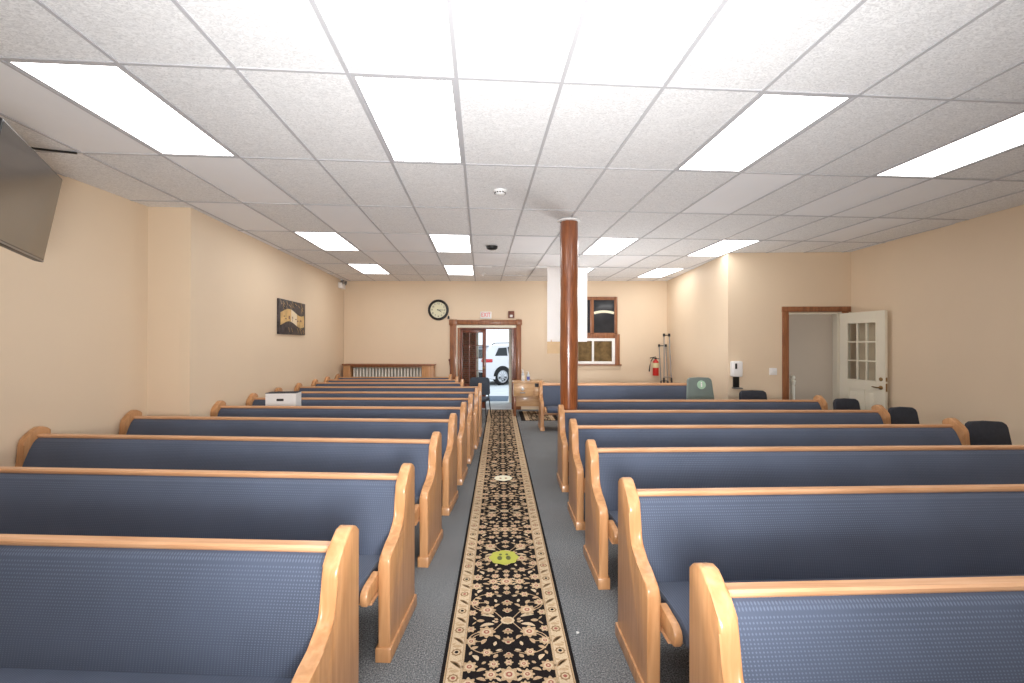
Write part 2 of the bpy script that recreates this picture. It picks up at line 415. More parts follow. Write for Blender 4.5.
cp = MB(); cp.flat([(-4.5, YB - 0.1, CZ + 0.25), (-3.5, 11.1, CZ + 0.25), (4.6, 10.5, CZ + 0.25), (6.4, 6.9, CZ + 0.25), (5.6, YB - 0.1, CZ + 0.25)])
cp.build('roof_deck', M['tbar'], ceiling, smooth=False)

# ------------------------------------------------------------------ ceiling fixtures
def ceiling_light(i, r, label):
    x, y = GX + 0.61 * (i + 0.5), GY + 1.22 * (r + 0.5)
    t = thing('ceiling_light', label, 'ceiling light', (x, y, CZ), 0, 'recessed fluorescent panels')
    f = MB()
    for s in (-1, 1):
        f.box(s * 0.285 - 0.012, s * 0.285 + 0.012, -0.6, 0.6, -0.003, 0.10)
        f.box(-0.273, 0.273, s * 0.590 - 0.010, s * 0.590 + 0.010, -0.003, 0.10)
    f.box(-0.297, 0.297, -0.6, 0.6, 0.10, 0.11)
    f.build('frame', M['tbar'], t, smooth=False)
    d = MB(); d.box(-0.273, 0.273, -0.58, 0.58, 0.0, 0.006); d.build('diffuser', M['lamp'], t, smooth=False)
pos = {-4: 'leftmost', -1: 'second from left', 3: 'second from right', 6: 'rightmost'}
rown = {-3: 'panel added out of view above the camera', 0: 'panel in the row nearest the camera', 3: 'panel in the middle row', 5: 'panel in the row nearest the rear wall'}
for (i, r) in LIGHT_CELLS:
    ceiling_light(i, r, 'lit ceiling %s, %s of four' % (rown[r], pos[i]))

t = thing('smoke_detector', 'round white smoke detector on the ceiling ahead of the wooden column', 'smoke detector', (0.183, 4.368, CZ - 0.006))
mb = MB(); mb.lathe([(0.0, 0), (0.062, 0), (0.066, -0.008), (0.064, -0.016)][::-1] if False else [(0.0, -0.016), (0.064, -0.016), (0.066, -0.006), (0.066, 0.0), (0.0, 0.0)], 28); mb.build('base', M['white_plastic'], t)
mb = MB(); mb.lathe([(0.0, -0.046), (0.025, -0.045), (0.045, -0.036), (0.054, -0.022), (0.054, -0.016), (0.0, -0.016)], 28); mb.build('chamber', M['white_plastic'], t)
mb = MB()
for k in range(12):
    mb.box(0.0525, 0.056, -0.009, 0.009, -0.031, -0.022, mat=Matrix.Rotation(2 * PI * k / 12, 4, 'Z'))
mb.build('vent_slots', M['black'], t)
t = thing('ceiling_speaker', 'dark oval speaker fixed to a ceiling tile beyond the smoke detector', 'speaker', (0.165, 6.888, CZ - 0.006))
mb = MB(); mb.lathe([(0.0, -0.05), (0.06, -0.05), (0.085, -0.035), (0.09, 0.0), (0.0, 0.0)], 24, mat=Matrix.Diagonal((1.0, 0.8, 1, 1))); mb.build('housing', M['black'], t)
mb = MB(); mb.lathe([(0.0, -0.054), (0.05, -0.052), (0.055, -0.049), (0.0, -0.049)], 24, mat=Matrix.Diagonal((1.0, 0.8, 1, 1))); mb.build('grille', M['black_metal'], t)
t = thing('ceiling_sprinkler', 'small white sprinkler head on the ceiling near the rear wall', 'sprinkler', (0.036, 9.542, CZ - 0.004))
mb = MB(); mb.lathe([(0.0, -0.012), (0.05, -0.01), (0.055, 0.0), (0.0, 0.0)], 20); mb.build('escutcheon', M['white_plastic'], t)
mb = MB(); mb.lathe([(0.0, -0.06), (0.022, -0.06), (0.022, -0.056), (0.008, -0.05), (0.012, -0.012), (0.0, -0.012)], 16); mb.build('nozzle', M['white_plastic'], t)
mb = MB(); mb.box(-0.16, 0.16, -0.02, 0.02, -0.02, 0.0, 0.004)
tag(mb.build('ceiling_strip', M['white_plastic'], None, (0.05, 8.68, CZ - 0.006)), 'thin white strip stuck under the ceiling left of the banner', 'strip')

# ------------------------------------------------------------------ pews
def pew_profile(k=0.0):
    """Side outline of an end panel (y, z); k lowers the arm for the wall ends."""
    return ([(0.09, 0.0), (-0.38, 0.0), (-0.38, 0.475 - k)] + [(-0.378, 0.496 - k), (-0.368, 0.514 - k), (-0.348, 0.526 - k)] +
            [(-0.28, 0.545 - k), (-0.22, 0.562 - k), (-0.172, 0.580 - k), (-0.143, 0.602 - k), (-0.126, 0.630 - k), (-0.120, 0.66 - k)] +
            [(-0.124, 0.752), (-0.120, 0.774), (-0.108, 0.792), (-0.066, 0.838), (-0.030, 0.870), (-0.004, 0.886), (0.026, 0.887), (0.064, 0.870), (0.088, 0.848)])
def panel_mesh(k=0.0):
    mb = MB(); mb.prism(pew_profile(k), 'x', -0.030, 0.030, bev=0.011, seg=3)
    return mb
def plinth_mesh():
    mb = MB(); mb.prism([(0.102, 0.0), (-0.392, 0.0), (-0.392, 0.062), (-0.386, 0.070), (0.096, 0.070), (0.102, 0.062)], 'x', -0.040, 0.040, bev=0.004, seg=2)
    return mb
def bracket_mesh():
    pts = [(-0.36, 0.352), (-0.485, 0.344), (-0.515, 0.350), (-0.528, 0.370), (-0.528, 0.398), (-0.516, 0.418), (-0.488, 0.430), (-0.36, 0.440)]
    mb = MB(); mb.prism(pts, 'x', -0.019, 0.019, bev=0.008, seg=2)
    return mb
PANEL = panel_mesh().build('end_panel', M['oak_z']); PLINTH = plinth_mesh().build('plinth', M['oak_z']); BRACKET = bracket_mesh().build('seat_bracket', M['oak_z'])
WPANEL = panel_mesh(0.06).build('end_panel', M['oak_z'])
PM, LM, KM, WM = PANEL.data, PLINTH.data, BRACKET.data, WPANEL.data
for o in (PANEL, PLINTH, BRACKET, WPANEL): bpy.data.objects.remove(o)
def child(name, me, parent, loc):
    o = bpy.data.objects.new(name, me); COL.objects.link(o); o.parent = parent; o.location = loc; return o
def profile_bar(pts, x0, x1, bev, seg=3):
    mb = MB(); mb.prism(pts, 'x', x0, x1, bev=bev, seg=seg); return mb
def make_pew(side, x, y, ang, L, label, group, cap=0.0):
    """side -1 extends to the left of its aisle end, +1 to the right; y is the line of the top rail."""
    t = thing('church_pew', label, 'pew', (x, y, 0), math.radians(ang), group)
    x0, x1 = (0.0, L) if side > 0 else (-L, 0.0)
    for px in (x0 - 0.030, x1 + 0.030):
        p = child('end_panel', PM if abs(px) < 0.1 else WM, t, (px, 0, 0)); child('plinth', LM, p, (0, 0, 0))
    for px in (x0 + 0.019, x1 - 0.019):
        child('seat_bracket', KM, t, (px, 0, 0))
    rail = [(-0.020, 0.80), (-0.024, 0.804), (-0.025, 0.816 + cap), (-0.019, 0.824 + cap), (0.020, 0.825 + cap), (0.027, 0.818 + cap), (0.027, 0.78), (-0.010, 0.78)]
    profile_bar(rail, x0, x1, 0.0).build('top_rail', M['oak_x'], t)
    back = [(0.030, 0.37), (-0.152, 0.37), (-0.166, 0.425), (-0.152, 0.52), (-0.122, 0.62), (-0.084, 0.71), (-0.056, 0.762), (-0.040, 0.784), (-0.022, 0.797), (0.010, 0.803), (0.030, 0.803)]
    profile_bar(back, x0 + 0.004, x1 - 0.004, 0.006).build('back_cushion', M['fabric'], t, angle=60)
    seat = [(-0.08, 0.35), (-0.50, 0.345), (-0.535, 0.352), (-0.552, 0.372), (-0.556, 0.398), (-0.548, 0.42), (-0.525, 0.436), (-0.47, 0.443), (-0.30, 0.436), (-0.08, 0.422)]
    profile_bar(seat, x0 + 0.05, x1 - 0.05, 0.012).build('seat_cushion', M['fabric'], t, angle=60)
    mb = MB(); mb.box(x0, x1, 0.031, 0.049, 0.22, 0.79); mb.build('back_board', M['oak_x'], t)
    mb = MB(); mb.box(x0 + 0.002, x1 - 0.002, -0.46, 0.03, 0.325, 0.346); mb.build('seat_board', M['oak_x'], t)
    return t

LP = [  # aisle x, y, angle, x of the far inner end
    (-0.560, 1.755, -6.5, -3.88), (-0.470, 2.65, -7.0, -3.81), (-0.391, 3.588, -7.4, -3.735), (-0.314, 4.537, -7.0, -3.655),
    (-0.240, 5.414, -5.5, -3.20), (-0.175, 6.30, -4.2, -3.21), (-0.098, 7.10, -4.2, -3.22), (-0.050, 7.98, -3.2, -3.23),
    (-0.405, 8.86, -2.7, -3.25), (-0.55, 9.60, -2.6, -3.26), (-0.74, 10.33, -2.5, -3.27)]
ORD = ['nearest', 'second', 'third', 'fourth', 'fifth', 'sixth', 'seventh', 'eighth', 'ninth', 'tenth', 'eleventh']
GL, GR = 'pews in the block left of the aisle runner', 'pews in the block right of the aisle runner'
for k, (x, y, a, xe) in enumerate(LP):
    L = (x - xe) / math.cos(math.radians(a))
    lab = ('oak pew with blue dotted padding nearest the camera, left of the runner' if k == 0 else
           'oak pew left of the runner holding the white box, sixth from the camera' if k == 5 else
           'last oak pew left of the runner, just before the radiator cover' if k == 10 else
           'oak pew with blue padding left of the runner, %s row from the camera' % ORD[k])
    make_pew(-1, x, y, a, L, lab, GL)
RP = [(0.760, 1.365, -1.4, 3.66), (0.806, 2.29, -1.5, 3.68), (0.846, 3.221, -1.9, 3.68), (0.902, 4.133, -2.5, 3.64),
      (0.962, 5.10, -3.2, 3.70), (1.30, 6.03, -3.2, 3.38)]
for k, (x, y, a, L) in enumerate(RP):
    lab = ('oak pew with blue dotted padding nearest the camera, right of the runner' if k == 0 else
           'shorter oak pew starting just behind the wooden column' if k == 5 else
           'oak pew right of the runner, in front of the wooden column' if k == 4 else
           'oak pew with blue padding right of the runner, %s row from the camera' % ORD[k])
    make_pew(1, x, y, a, L, lab, GR)
make_pew(1, 1.17, 8.42, -2.7, 2.85, 'lone oak pew near the rear wall, beside the small desk', GR, cap=0.02)

# ------------------------------------------------------------------ side chairs
def make_chair(label, x, y, rz, fab, top=0.86, w=0.42, group='upholstered stacking chairs', taper=0.02):
    t = thing('stacking_chair', label, 'chair', (x, y, 0), rz, group)
    h = w / 2
    o = [(-h + 0.02, 0.50), (h - 0.02, 0.50), (h, 0.53), (h - taper, top - 0.06)] + [(h - taper - 0.012, top - 0.028), (h - taper - 0.045, top - 0.006), (0, top)] + \
        [(-h + taper + 0.045, top - 0.006), (-h + taper + 0.012, top - 0.028), (-h + taper, top - 0.06), (-h, 0.53)]
    lean = Matrix.Shear('XZ', 4, (0, 0.16)) if False else Matrix.Translation((0, 0, 0))
    mb = MB(); mb.prism(o, 'y', 0.0, 0.055, bev=0.014, seg=3)
    for v in mb.bm.verts: v.co.y += (v.co.z - 0.45) * 0.14
    mb.build('backrest', M[fab], t, angle=50)
    mb = MB(); mb.box(-h, h, -0.42, 0.0, 0.415, 0.475, 0.022, 3); mb.build('seat', M[fab], t, angle=50)
    for s in (-1, 1):
        mb = MB(); mb.tube([(s * (h - 0.02), -0.36, 0.42), (s * (h + 0.015), -0.42, 0.011)], 0.011); mb.build('leg', M['black_metal'], t)
        mb = MB(); mb.tube([(s * (h - 0.05), 0.085 + (top - 0.86) * 0.1, top - 0.20), (s * (h - 0.03), 0.07, 0.47), (s * (h - 0.02), 0.055, 0.40), (s * (h + 0.015), 0.11, 0.011)], 0.011); mb.build('leg', M['black_metal'], t)
    mb = MB()
    for q in (-0.36, -0.02):
        mb.tube([(-h + 0.02, q, 0.405), (h - 0.02, q, 0.405)], 0.010)
    for s in (-1, 1):
        mb.tube([(s * (h - 0.02), -0.37, 0.405), (s * (h - 0.02), 0.05, 0.405)], 0.010)
    mb.build('seat_frame', M['black_metal'], t)
    return t
make_chair('dark blue chair at the right end of the third near pew, closest to camera', 4.86, 3.86, math.radians(-5), 'chair_fab')
make_chair('dark blue chair just right of the fourth pew, in front of the white door', 4.955, 4.80, math.radians(-2), 'chair_fab', w=0.37)
make_chair('dark blue chair at the right end of the pew in front of the column', 4.97, 5.62, math.radians(-2), 'chair_fab', w=0.38)
make_chair('dark chair standing under the wall switch beside the sanitizer dispenser', 4.33, 6.70, math.radians(-4), 'chair_fab', w=0.46)
make_chair('slate chair on the aisle at the end of the left pews near the double door', -0.045, 9.38, math.radians(-12), 'chair_grey', top=0.87, w=0.46).location.z = 0.0105
gc = make_chair('grey green high-backed chair with a round pale sticker', 3.585, 6.95, math.radians(-3), 'chair_green', top=1.05, w=0.48, taper=0.04)
mb = MB(); mb.lathe([(0.0, 0.0), (0.072, 0.0), (0.072, 0.002), (0.0, 0.002)], 28, mat=Matrix.Translation((0.02, 0.064, 0.93)) @ Matrix.Rotation(math.radians(90 - 8), 4, 'X'))
st = mb.build('round_sticker', M['mint'], gc); st['label'] = 'round pale green sticker with a white figure'
mb = MB(); mm = Matrix.Translation((0.02, 0.0622, 0.93)) @ Matrix.Rotation(math.radians(90 - 8), 4, 'X')
mb.box(-0.012, 0.012, -0.035, 0.02, 0, 0.002, mat=mm); mb.lathe([(0.0, 0.0), (0.013, 0.0), (0.013, 0.002), (0.0, 0.002)], 14, mat=mm @ Matrix.Translation((0, 0.036, 0)))
mb.build('figure_print', M['sticker_white'], st)

# ------------------------------------------------------------------ patterned rugs (tufted motifs are laid into each rug's own mesh)
def ring_pts(cx, cy, rx, ry, n, lob=0, amp=0.0, ph=0.0):
    return [(cx + (1 + amp * math.cos(lob * (2 * PI * i / n) + ph)) * rx * math.cos(2 * PI * i / n), cy + (1 + amp * math.cos(lob * (2 * PI * i / n) + ph)) * ry * math.sin(2 * PI * i / n)) for i in range(n)]
class Rug:
    BLACK, TAN, CREAM, BROWN, ROSE = range(5)
    def __init__(self, halfw, v0, v1):
        self.mb = MB(); self.h = halfw; self.v0 = v0; self.v1 = v1
    def poly(self, pts, m, lev):
        pts = [(u, max(self.v0, min(self.v1, v))) for u, v in pts]
        if max(v for _, v in pts) - min(v for _, v in pts) < 1e-4: return
        a = sum(pts[i][0] * pts[(i + 1) % len(pts)][1] - pts[(i + 1) % len(pts)][0] * pts[i][1] for i in range(len(pts)))
        if a < 0: pts = pts[::-1]
        self.mb.mi = m; self.mb.flat([(u, v, 0.0085 + 0.0004 * lev) for u, v in pts])
    def ribbon(self, pts, w, m, lev):
        for (a, b) in zip(pts, pts[1:]):
            d = math.hypot(b[0] - a[0], b[1] - a[1]) or 1e-6; nx, ny = -(b[1] - a[1]) / d * w / 2, (b[0] - a[0]) / d * w / 2
            self.poly([(a[0] + nx, a[1] + ny), (b[0] + nx, b[1] + ny), (b[0] - nx, b[1] - ny), (a[0] - nx, a[1] - ny)], m, lev)
    def flower(self, u, v, r, lob=8, squash=1.0):
        self.poly(ring_pts(u, v, r, r * squash, 5 * lob, lob, 0.18), self.TAN, 2)
        self.poly(ring_pts(u, v, r * 0.62, r * 0.62 * squash, 20), self.CREAM, 3)
        self.poly(ring_pts(u, v, r * 0.36, r * 0.36 * squash, 14), self.ROSE, 4)
        self.poly(ring_pts(u, v, r * 0.17, r * 0.17 * squash, 10), self.CREAM, 5)
    def leaf(self, u, v, L, w, ang, m=1, curl=0.0):
        up, lo = [], []
        for i in range(9):
            s = i / 8; x = (s - 0.5) * L; yb = curl * L * math.sin(PI * s); hw = w / 2 * math.sin(PI * s) ** 0.7
            up.append((x, yb + hw)); lo.append((x, yb - hw))
        c, s = math.cos(ang), math.sin(ang)
        pts = [(u + p * c - q * s, v + p * s + q * c) for p, q in up + lo[::-1][1:-1]]
        self.poly(pts, m, 2)
    def palmette(self, u, v, r, d=1):
        for a, l in ((0, 1.3), (0.6, 1.15), (-0.6, 1.15), (1.15, 0.95), (-1.15, 0.95)):
            self.leaf(u + math.sin(a) * r * 0.5, v + d * math.cos(a) * r * 0.5, r * l, r * 0.5, math.atan2(d * math.cos(a), math.sin(a)), self.TAN)
        self.poly(ring_pts(u, v - d * r * 0.05, r * 0.42, r * 0.36, 14), self.CREAM, 3)
        self.poly(ring_pts(u, v, r * 0.24, r * 0.22, 12), self.ROSE, 4)
def bez(p0, p1, p2, p3, n=12):
    out = []
    for i in range(n + 1):
        s = i / n; a, b, c, d = (1 - s) ** 3, 3 * s * (1 - s) ** 2, 3 * s * s * (1 - s), s ** 3
        out.append((a * p0[0] + b * p1[0] + c * p2[0] + d * p3[0], a * p0[1] + b * p1[1] + c * p2[1] + d * p3[1]))
    return out
def field(g, v, F):
    """One 0.83 m repeat of the floral field, centred on v."""
    g.poly(ring_pts(0, v, 0.040, 0.034, 24, 12, 0.05), g.CREAM, 2); g.poly(ring_pts(0, v, 0.026, 0.022, 18), g.TAN, 3)
    for sv in (-1, 1):
        g.palmette(0, v + sv * 0.085, 0.034, sv); g.palmette(0, v + sv * 0.185, 0.040, -sv)
        g.palmette(0, v + sv * 0.275, 0.030, sv); g.flower(0, v + sv * 0.335, 0.020, 6)
        for s in (-1, 1):
            f = lambda a, b: (s * a, v + sv * b)
            g.flower(*f(0.118, 0.100), 0.044); g.flower(*f(0.205, 0.075), 0.024, 6)
            g.ribbon(bez(f(0.03, 0.02), f(0.06, 0.06), f(0.07, 0.085), f(0.09, 0.092)), 0.006, g.TAN, 1)
            g.leaf(*f(0.115, 0.043), 0.085, 0.026, s * sv * 0.25, 2, 0.12)
            g.leaf(*f(0.065, 0.012), 0.026, 0.018, s * sv * 0.5, 1)
            g.leaf(*f(0.060, 0.145), 0.046, 0.020, s * sv * -0.8, 1, 0.15)
            g.ribbon(bez(f(0.15, 0.115), f(0.215, 0.14), f(0.20, 0.185), f(0.135, 0.175)), 0.006, g.TAN, 1)
            g.ribbon(bez(f(0.155, 0.10), f(0.24, 0.12), f(0.24, 0.24), f(0.12, 0.27)), 0.006, g.TAN, 1)
            g.leaf(*f(0.128, 0.178), 0.048, 0.024, s * sv * 1.0, 1, 0.1)
            g.flower(*f(0.198, 0.175), 0.030, 7); g.leaf(*f(0.178, 0.225), 0.044, 0.022, s * sv * 0.4, 1)
            g.leaf(*f(0.070, 0.195), 0.036, 0.018, s * sv * 1.3, 2)
            g.flower(*f(0.112, 0.262), 0.026, 6); g.leaf(*f(0.050, 0.245), 0.034, 0.014, s * sv * 0.3, 2)
            g.ribbon(bez(f(0.12, 0.27), f(0.08, 0.28), f(0.06, 0.26), f(0.03, 0.25)), 0.005, g.TAN, 1)
            g.leaf(*f(0.066, 0.288), 0.034, 0.022, s * sv * 0.9, 1); g.leaf(*f(0.170, 0.300), 0.050, 0.024, s * sv * -0.9, 2, 0.15)
            g.flower(*f(0.075, 0.345), 0.026, 8); g.leaf(*f(0.125, 0.335), 0.026, 0.016, s * sv * 0.6, 1)
            g.leaf(*f(0.135, 0.385), 0.050, 0.020, s * sv * 0.3, 1, 0.12); g.leaf(*f(0.05, 0.385), 0.034, 0.016, s * sv * 0.8, 2)
            g.leaf(*f(0.195, 0.265), 0.030, 0.016, s * sv * 1.2, 1)
            g.leaf(*f(0.190, 0.022), 0.036, 0.010, s * sv * 0.9, 1)
            g.flower(*f(0.195, 0.360), 0.036, 8)
    for s in (-1, 1):
        g.leaf(s * 0.155, v, 0.046, 0.026, 0, 1); g.leaf(s * 0.080, v - 0.005, 0.020, 0.014, 0, 2)
    g.flower(0, v + 0.415, 0.046, 8)
    for s in (-1, 1): g.flower(s * 0.088, v + 0.415, 0.032, 8)
def border(g, v0, v1):
    for s in (-1, 1):
        g.poly([(s * 0.224, v0), (s * 0.312, v0), (s * 0.312, v1), (s * 0.224, v1)], g.CREAM, 1)
        for a, b, m in ((0.224, 0.231, 1), (0.302, 0.306, 3), (0.306, 0.312, 1), (0.2335, 0.2355, 3)):
            g.poly([(s * a, v0), (s * b, v0), (s * b, v1), (s * a, v1)], m, 2)
        v = v0 + 0.05; k = 0
        while v < v1 - 0.05:
            if k % 2 == 0:
                g.poly(ring_pts(s * 0.268, v, 0.026, 0.026, 24, 8, 0.12), g.BROWN, 2); g.poly(ring_pts(s * 0.268, v, 0.017, 0.017, 16), g.CREAM, 3)
                g.poly(ring_pts(s * 0.268, v, 0.010, 0.010, 12), g.ROSE if k % 4 == 0 else g.BLACK, 4)
                g.leaf(s * 0.268, v + 0.045, 0.022, 0.05, PI / 2, g.TAN)
            else:
                g.leaf(s * 0.266, v, 0.080, 0.022, s * 0.75, g.BROWN, 0.08); g.leaf(s * 0.266, v, 0.056, 0.010, s * 0.75, g.TAN, 0.08)
                g.leaf(s * 0.246, v + 0.026, 0.024, 0.012, s * -0.5, g.TAN); g.leaf(s * 0.288, v - 0.026, 0.024, 0.012, s * -0.5, g.TAN)
            v += 0.088; k += 1
RUGM = [M['rug_black'], M['rug_tan'], M['rug_cream'], M['rug_brown'], M['rug_rose']]
rx0, rslope = 0.136 - 0.0415 * 2.08, 0.0415
g = Rug(0.33, 0.3, 10.66)
g.mb.mi = 0; g.mb.box(-0.33, 0.33, 0.3, 10.66, 0.0005, 0.0085)
border(g, 0.3, 10.66)
k = 2.542 - 0.83 * 2
while k < 11: field(g, k, None); k += 0.83
run = g.mb.build('carpet_runner', RUGM, None, (rx0, 0, 0), -math.atan(rslope), smooth=False)
tag(run, 'long black and cream floral runner down the centre aisle', 'rug')
g = Rug(0.40, 0.0, 1.25)
g.mb.mi = 0; g.mb.box(-0.40, 0.40, 0.0, 1.25, 0.0005, 0.0085)
border(g, 0.0, 1.25)
for k in (0.3, 1.13): field(g, k, None)
tag(g.mb.build('carpet_runner', RUGM, None, (1.235, 9.10, 0), -0.04, smooth=False), 'short black and cream floral rug under the small desk', 'rug')

# floor stickers on the runner
t = thing('floor_sticker', 'yellow green round footprint sticker on the runner', 'floor sticker', (0.172, 3.28, 0.0128), 0, 'floor stickers on the runner')
mb = MB(); mb.prism(ring_pts(0, 0, 0.105, 0.105, 64, 8, 0.05), 'z', 0, 0.0015); mb.build('disc', M['lime'], t, smooth=False)
mb = MB(); mb.prism(ring_pts(0, 0, 0.078, 0.078, 40)[::-1], 'z', 0.0015, 0.0017); mb.build('inner_disc', M['lime'], t, smooth=False)
for s in (-1, 1):
    mb = MB(); mb.prism(ring_pts(s * 0.032, -0.012, 0.018, 0.032, 20), 'z', 0.0017, 0.0022); mb.prism(ring_pts(s * 0.024, 0.042, 0.011, 0.014, 16), 'z', 0.0017, 0.0022)
    mb.build('shoe_print', M['foot'], t, smooth=False)
t = thing('floor_sticker', 'cream round sticker farther along the runner', 'floor sticker', (0.262, 5.21, 0.0128), 0, 'floor stickers on the runner')
mb = MB(); mb.prism(ring_pts(0, 0, 0.105, 0.105, 64, 8, 0.04), 'z', 0, 0.0015); mb.build('disc', M['cream_disc'], t, smooth=False)
for s in (-1, 1):
    mb = MB(); mb.prism(ring_pts(s * 0.032, -0.012, 0.014, 0.026, 20), 'z', 0.0015, 0.002); mb.build('shoe_print', M['rug_tan'], t, smooth=False)
mb = MB(); mb.prism(ring_pts(0, 0, 0.008, 0.006, 9, 3, 0.25), 'z', 0, 0.006)
tag(mb.build('paper_scrap', M['white_plastic'], None, (0.535, 2.415, 0.001)), 'tiny white scrap on the carpet right of the runner', 'scrap')

# ------------------------------------------------------------------ wooden column
t = thing('wooden_column', 'round varnished timber column standing among the right pews', 'column', (1.078, 5.375, 0))
prof = [(0.0, 0.0)] + [(0.108 + 0.003 * math.sin(z * 5.1) + 0.002 * math.sin(z * 13 + 1), z) for z in [3.118 * i / 40 for i in range(41)]] + [(0.0, 3.118)]
mb = MB(); mb.lathe(prof, 40, rfun=lambda a, z: 1 + 0.012 * math.sin(3 * a + z) + 0.008 * math.sin(7 * a + 2.3 * z)); mb.build('shaft', M['post_wood'], t, angle=60)
mb = MB(); mb.lathe([(0.113, CZ - 0.03), (0.138, CZ - 0.024), (0.142, CZ - 0.007), (0.113, CZ - 0.007)], 32, loop=True); mb.build('ceiling_collar', M['white_plastic'], t)

# ------------------------------------------------------------------ rear wall: double door, radiator, clock, signs, window
def rear(name, label, cat, u, d, z, group=None, kind=None, rz=0.0):
    return thing(name, label, cat, on_rear(u, d, z), BR + rz, group, kind)
t = rear('door_1', 'dark wooden double door with one glazed leaf closed and the other open', 'door', 0, 0, 0, kind='structure')
mb = MB()
mb.box(2.60, 2.765, -0.035, 0.0, 0, 2.06, 0.006); mb.box(2.775, 2.84, -0.022, 0.0, 0, 1.985, 0.004)
mb.box(4.215, 4.335, -0.035, 0.0, 0, 2.06, 0.006)
mb.box(2.58, 4.355, -0.045, 0.0, 2.055, 2.175, 0.008)
for u in (2.60, 4.215): mb.box(u - 0.012, u + 0.132 + (0.045 if u < 3 else 0), -0.055, 0.0, 2.045, 2.185, 0.006)
mb.build('casing', M['trim_wood'], t)
mb = MB(); mb.box(2.765, 4.215, -0.018, 0.0, 1.985, 2.05, 0.003); mb.box(2.755, 2.785, -0.03, 0.0, 0, 2.05, 0.002)
mb.build('casing_bead', M['white_paint'], t)
mb = MB(); mb.box(4.105, 4.15, 0.0, 0.14, 0, 1.985); mb.box(4.15, 4.215, -0.02, 0.0, 0, 1.985, 0.003); mb.box(2.84, 4.105, 0.0, 0.14, 1.95, 1.985); mb.build('jamb', M['dark_wood'], t)
leaf = MB(); a, b, z1 = 2.845, 3.475, 1.948
for (x0, x1, y0, y1) in ((a, a + 0.055, 0.02, z1), (b - 0.085, b, 0.02, z1), (a + 0.055, b - 0.085, z1 - 0.08, z1), (a + 0.055, b - 0.085, 0.02, 0.62)):
    leaf.box(x0, x1, 0.05, 0.09, y0, y1, 0.003)
gx0, gx1, gz0, gz1 = a + 0.055, b - 0.085, 0.62, z1 - 0.08
for k in (1, 2): x = gx0 + (gx1 - gx0) * k / 3; leaf.box(x - 0.009, x + 0.009, 0.055, 0.085, gz0, gz1)
for k in range(1, 4): z = gz0 + (gz1 - gz0) * k / 4; leaf.box(gx0, gx1, 0.054, 0.086, z - 0.009, z + 0.009)
lf = leaf.build('door_leaf', M['dark_wood'], t); lf['label'] = 'closed glazed mahogany leaf'
mb = MB(); mb.box(gx0, gx1, 0.068, 0.072, gz0, gz1); mb.build('pane', M['glass'], lf, smooth=False)
mb = MB(); mb.lathe([(0.0, 0), (0.012, 0), (0.012, 0.02), (0.028, 0.03), (0.03, 0.045), (0.018, 0.056), (0, 0.058)], 16, mat=Matrix.Translation((b - 0.05, 0.05, 1.0)) @ Matrix.Rotation(PI / 2, 4, 'X')); mb.build('knob', M['brass'], lf)
# the other leaf swung outwards into the lobby
lf2 = MB(); w2 = 0.62
for (x0, x1, y0, y1) in ((0, 0.10, 0.02, z1), (w2 - 0.10, w2, 0.02, z1), (0.10, w2 - 0.10, z1 - 0.10, z1), (0.10, w2 - 0.10, 0.02, 0.62)):
    lf2.box(x0, x1, -0.02, 0.02, y0, y1, 0.003)
for k in (1, 2): x = 0.1 + (w2 - 0.2) * k / 3; lf2.box(x - 0.009, x + 0.009, -0.015, 0.015, gz0, gz1)
for k in range(1, 4): z = gz0 + (gz1 - gz0) * k / 4; lf2.box(0.1, w2 - 0.1, -0.016, 0.016, z - 0.009, z + 0.009)
l2 = lf2.build('door_leaf', M['dark_wood'], t, (4.125, 0.145, 0), PI / 2 - 0.06); l2['label'] = 'open leaf folded back into the lobby'
mb = MB(); mb.box(0.1, w2 - 0.1, -0.002, 0.002, gz0, gz1); mb.build('pane', M['glass'], l2, smooth=False)
# small brown arm with a knob on the left casing
mb = MB(); mb.tube([(2.60, -0.05, 1.18), (2.66, -0.06, 0.66)], 0.014); mb.lathe([(0.0, -0.03), (0.024, -0.02), (0.03, 0), (0.024, 0.02), (0, 0.03)], 14, mat=Matrix.Translation((2.60, -0.055, 1.2)))
mb.build('holdback_arm', M['dark_wood'], t)

# lobby beyond the door
def rear_struct(name, label, cat, mb, mats, kind='structure'):
    return tag(mb.build(name, mats, None, (BO.x, BO.y, 0), BR, smooth=False), label, cat, kind=kind)
mb = MB(); mb.box(2.2, 3.12, 1.30, 1.42, 0, 2.5); mb.box(2.2, 2.32, 0.14, 1.30, 0, 2.5)
rear_struct('wall_lobby', 'red brown brick lobby wall seen through the door panes', 'wall', mb, M['brick'])
mb = MB(); mb.box(4.20, 4.32, 0.14, 1.42, 0, 2.5); mb.box(2.2, 4.32, 0.14, 1.42, 2.42, 2.5); mb.box(3.12, 4.32, 1.30, 1.42, 2.12, 2.42)
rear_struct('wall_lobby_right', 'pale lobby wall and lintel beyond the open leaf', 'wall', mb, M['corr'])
mb = MB(); mb.box(4.01, 4.20, 1.26, 1.42, 0, 2.12, 0.004); mb.box(3.12, 3.17, 1.26, 1.42, 0, 2.12, 0.004); mb.box(3.17, 4.01, 1.26, 1.42, 2.06, 2.12, 0.004)
rear_struct('trim_1', 'white frame of the outer street door', 'door frame', mb, M['white_paint'])
mb = MB(); mb.box(2.2, 4.32, 0.0, 1.5, -0.05, 0.0)
rear_struct('floor_lobby', 'pale tiled lobby floor', 'floor', mb, M['pavement'])
mb = MB(); mb.box(-14, 22, 1.5, 30, -0.18, -0.10)
rear_struct('ground_street', 'pale pavement and street outside', 'ground', mb, M['pavement'])
mb = MB(); mb.box(-0.34, 0.34, -0.75, 0.75, 0.0, 0.012, 0.004)
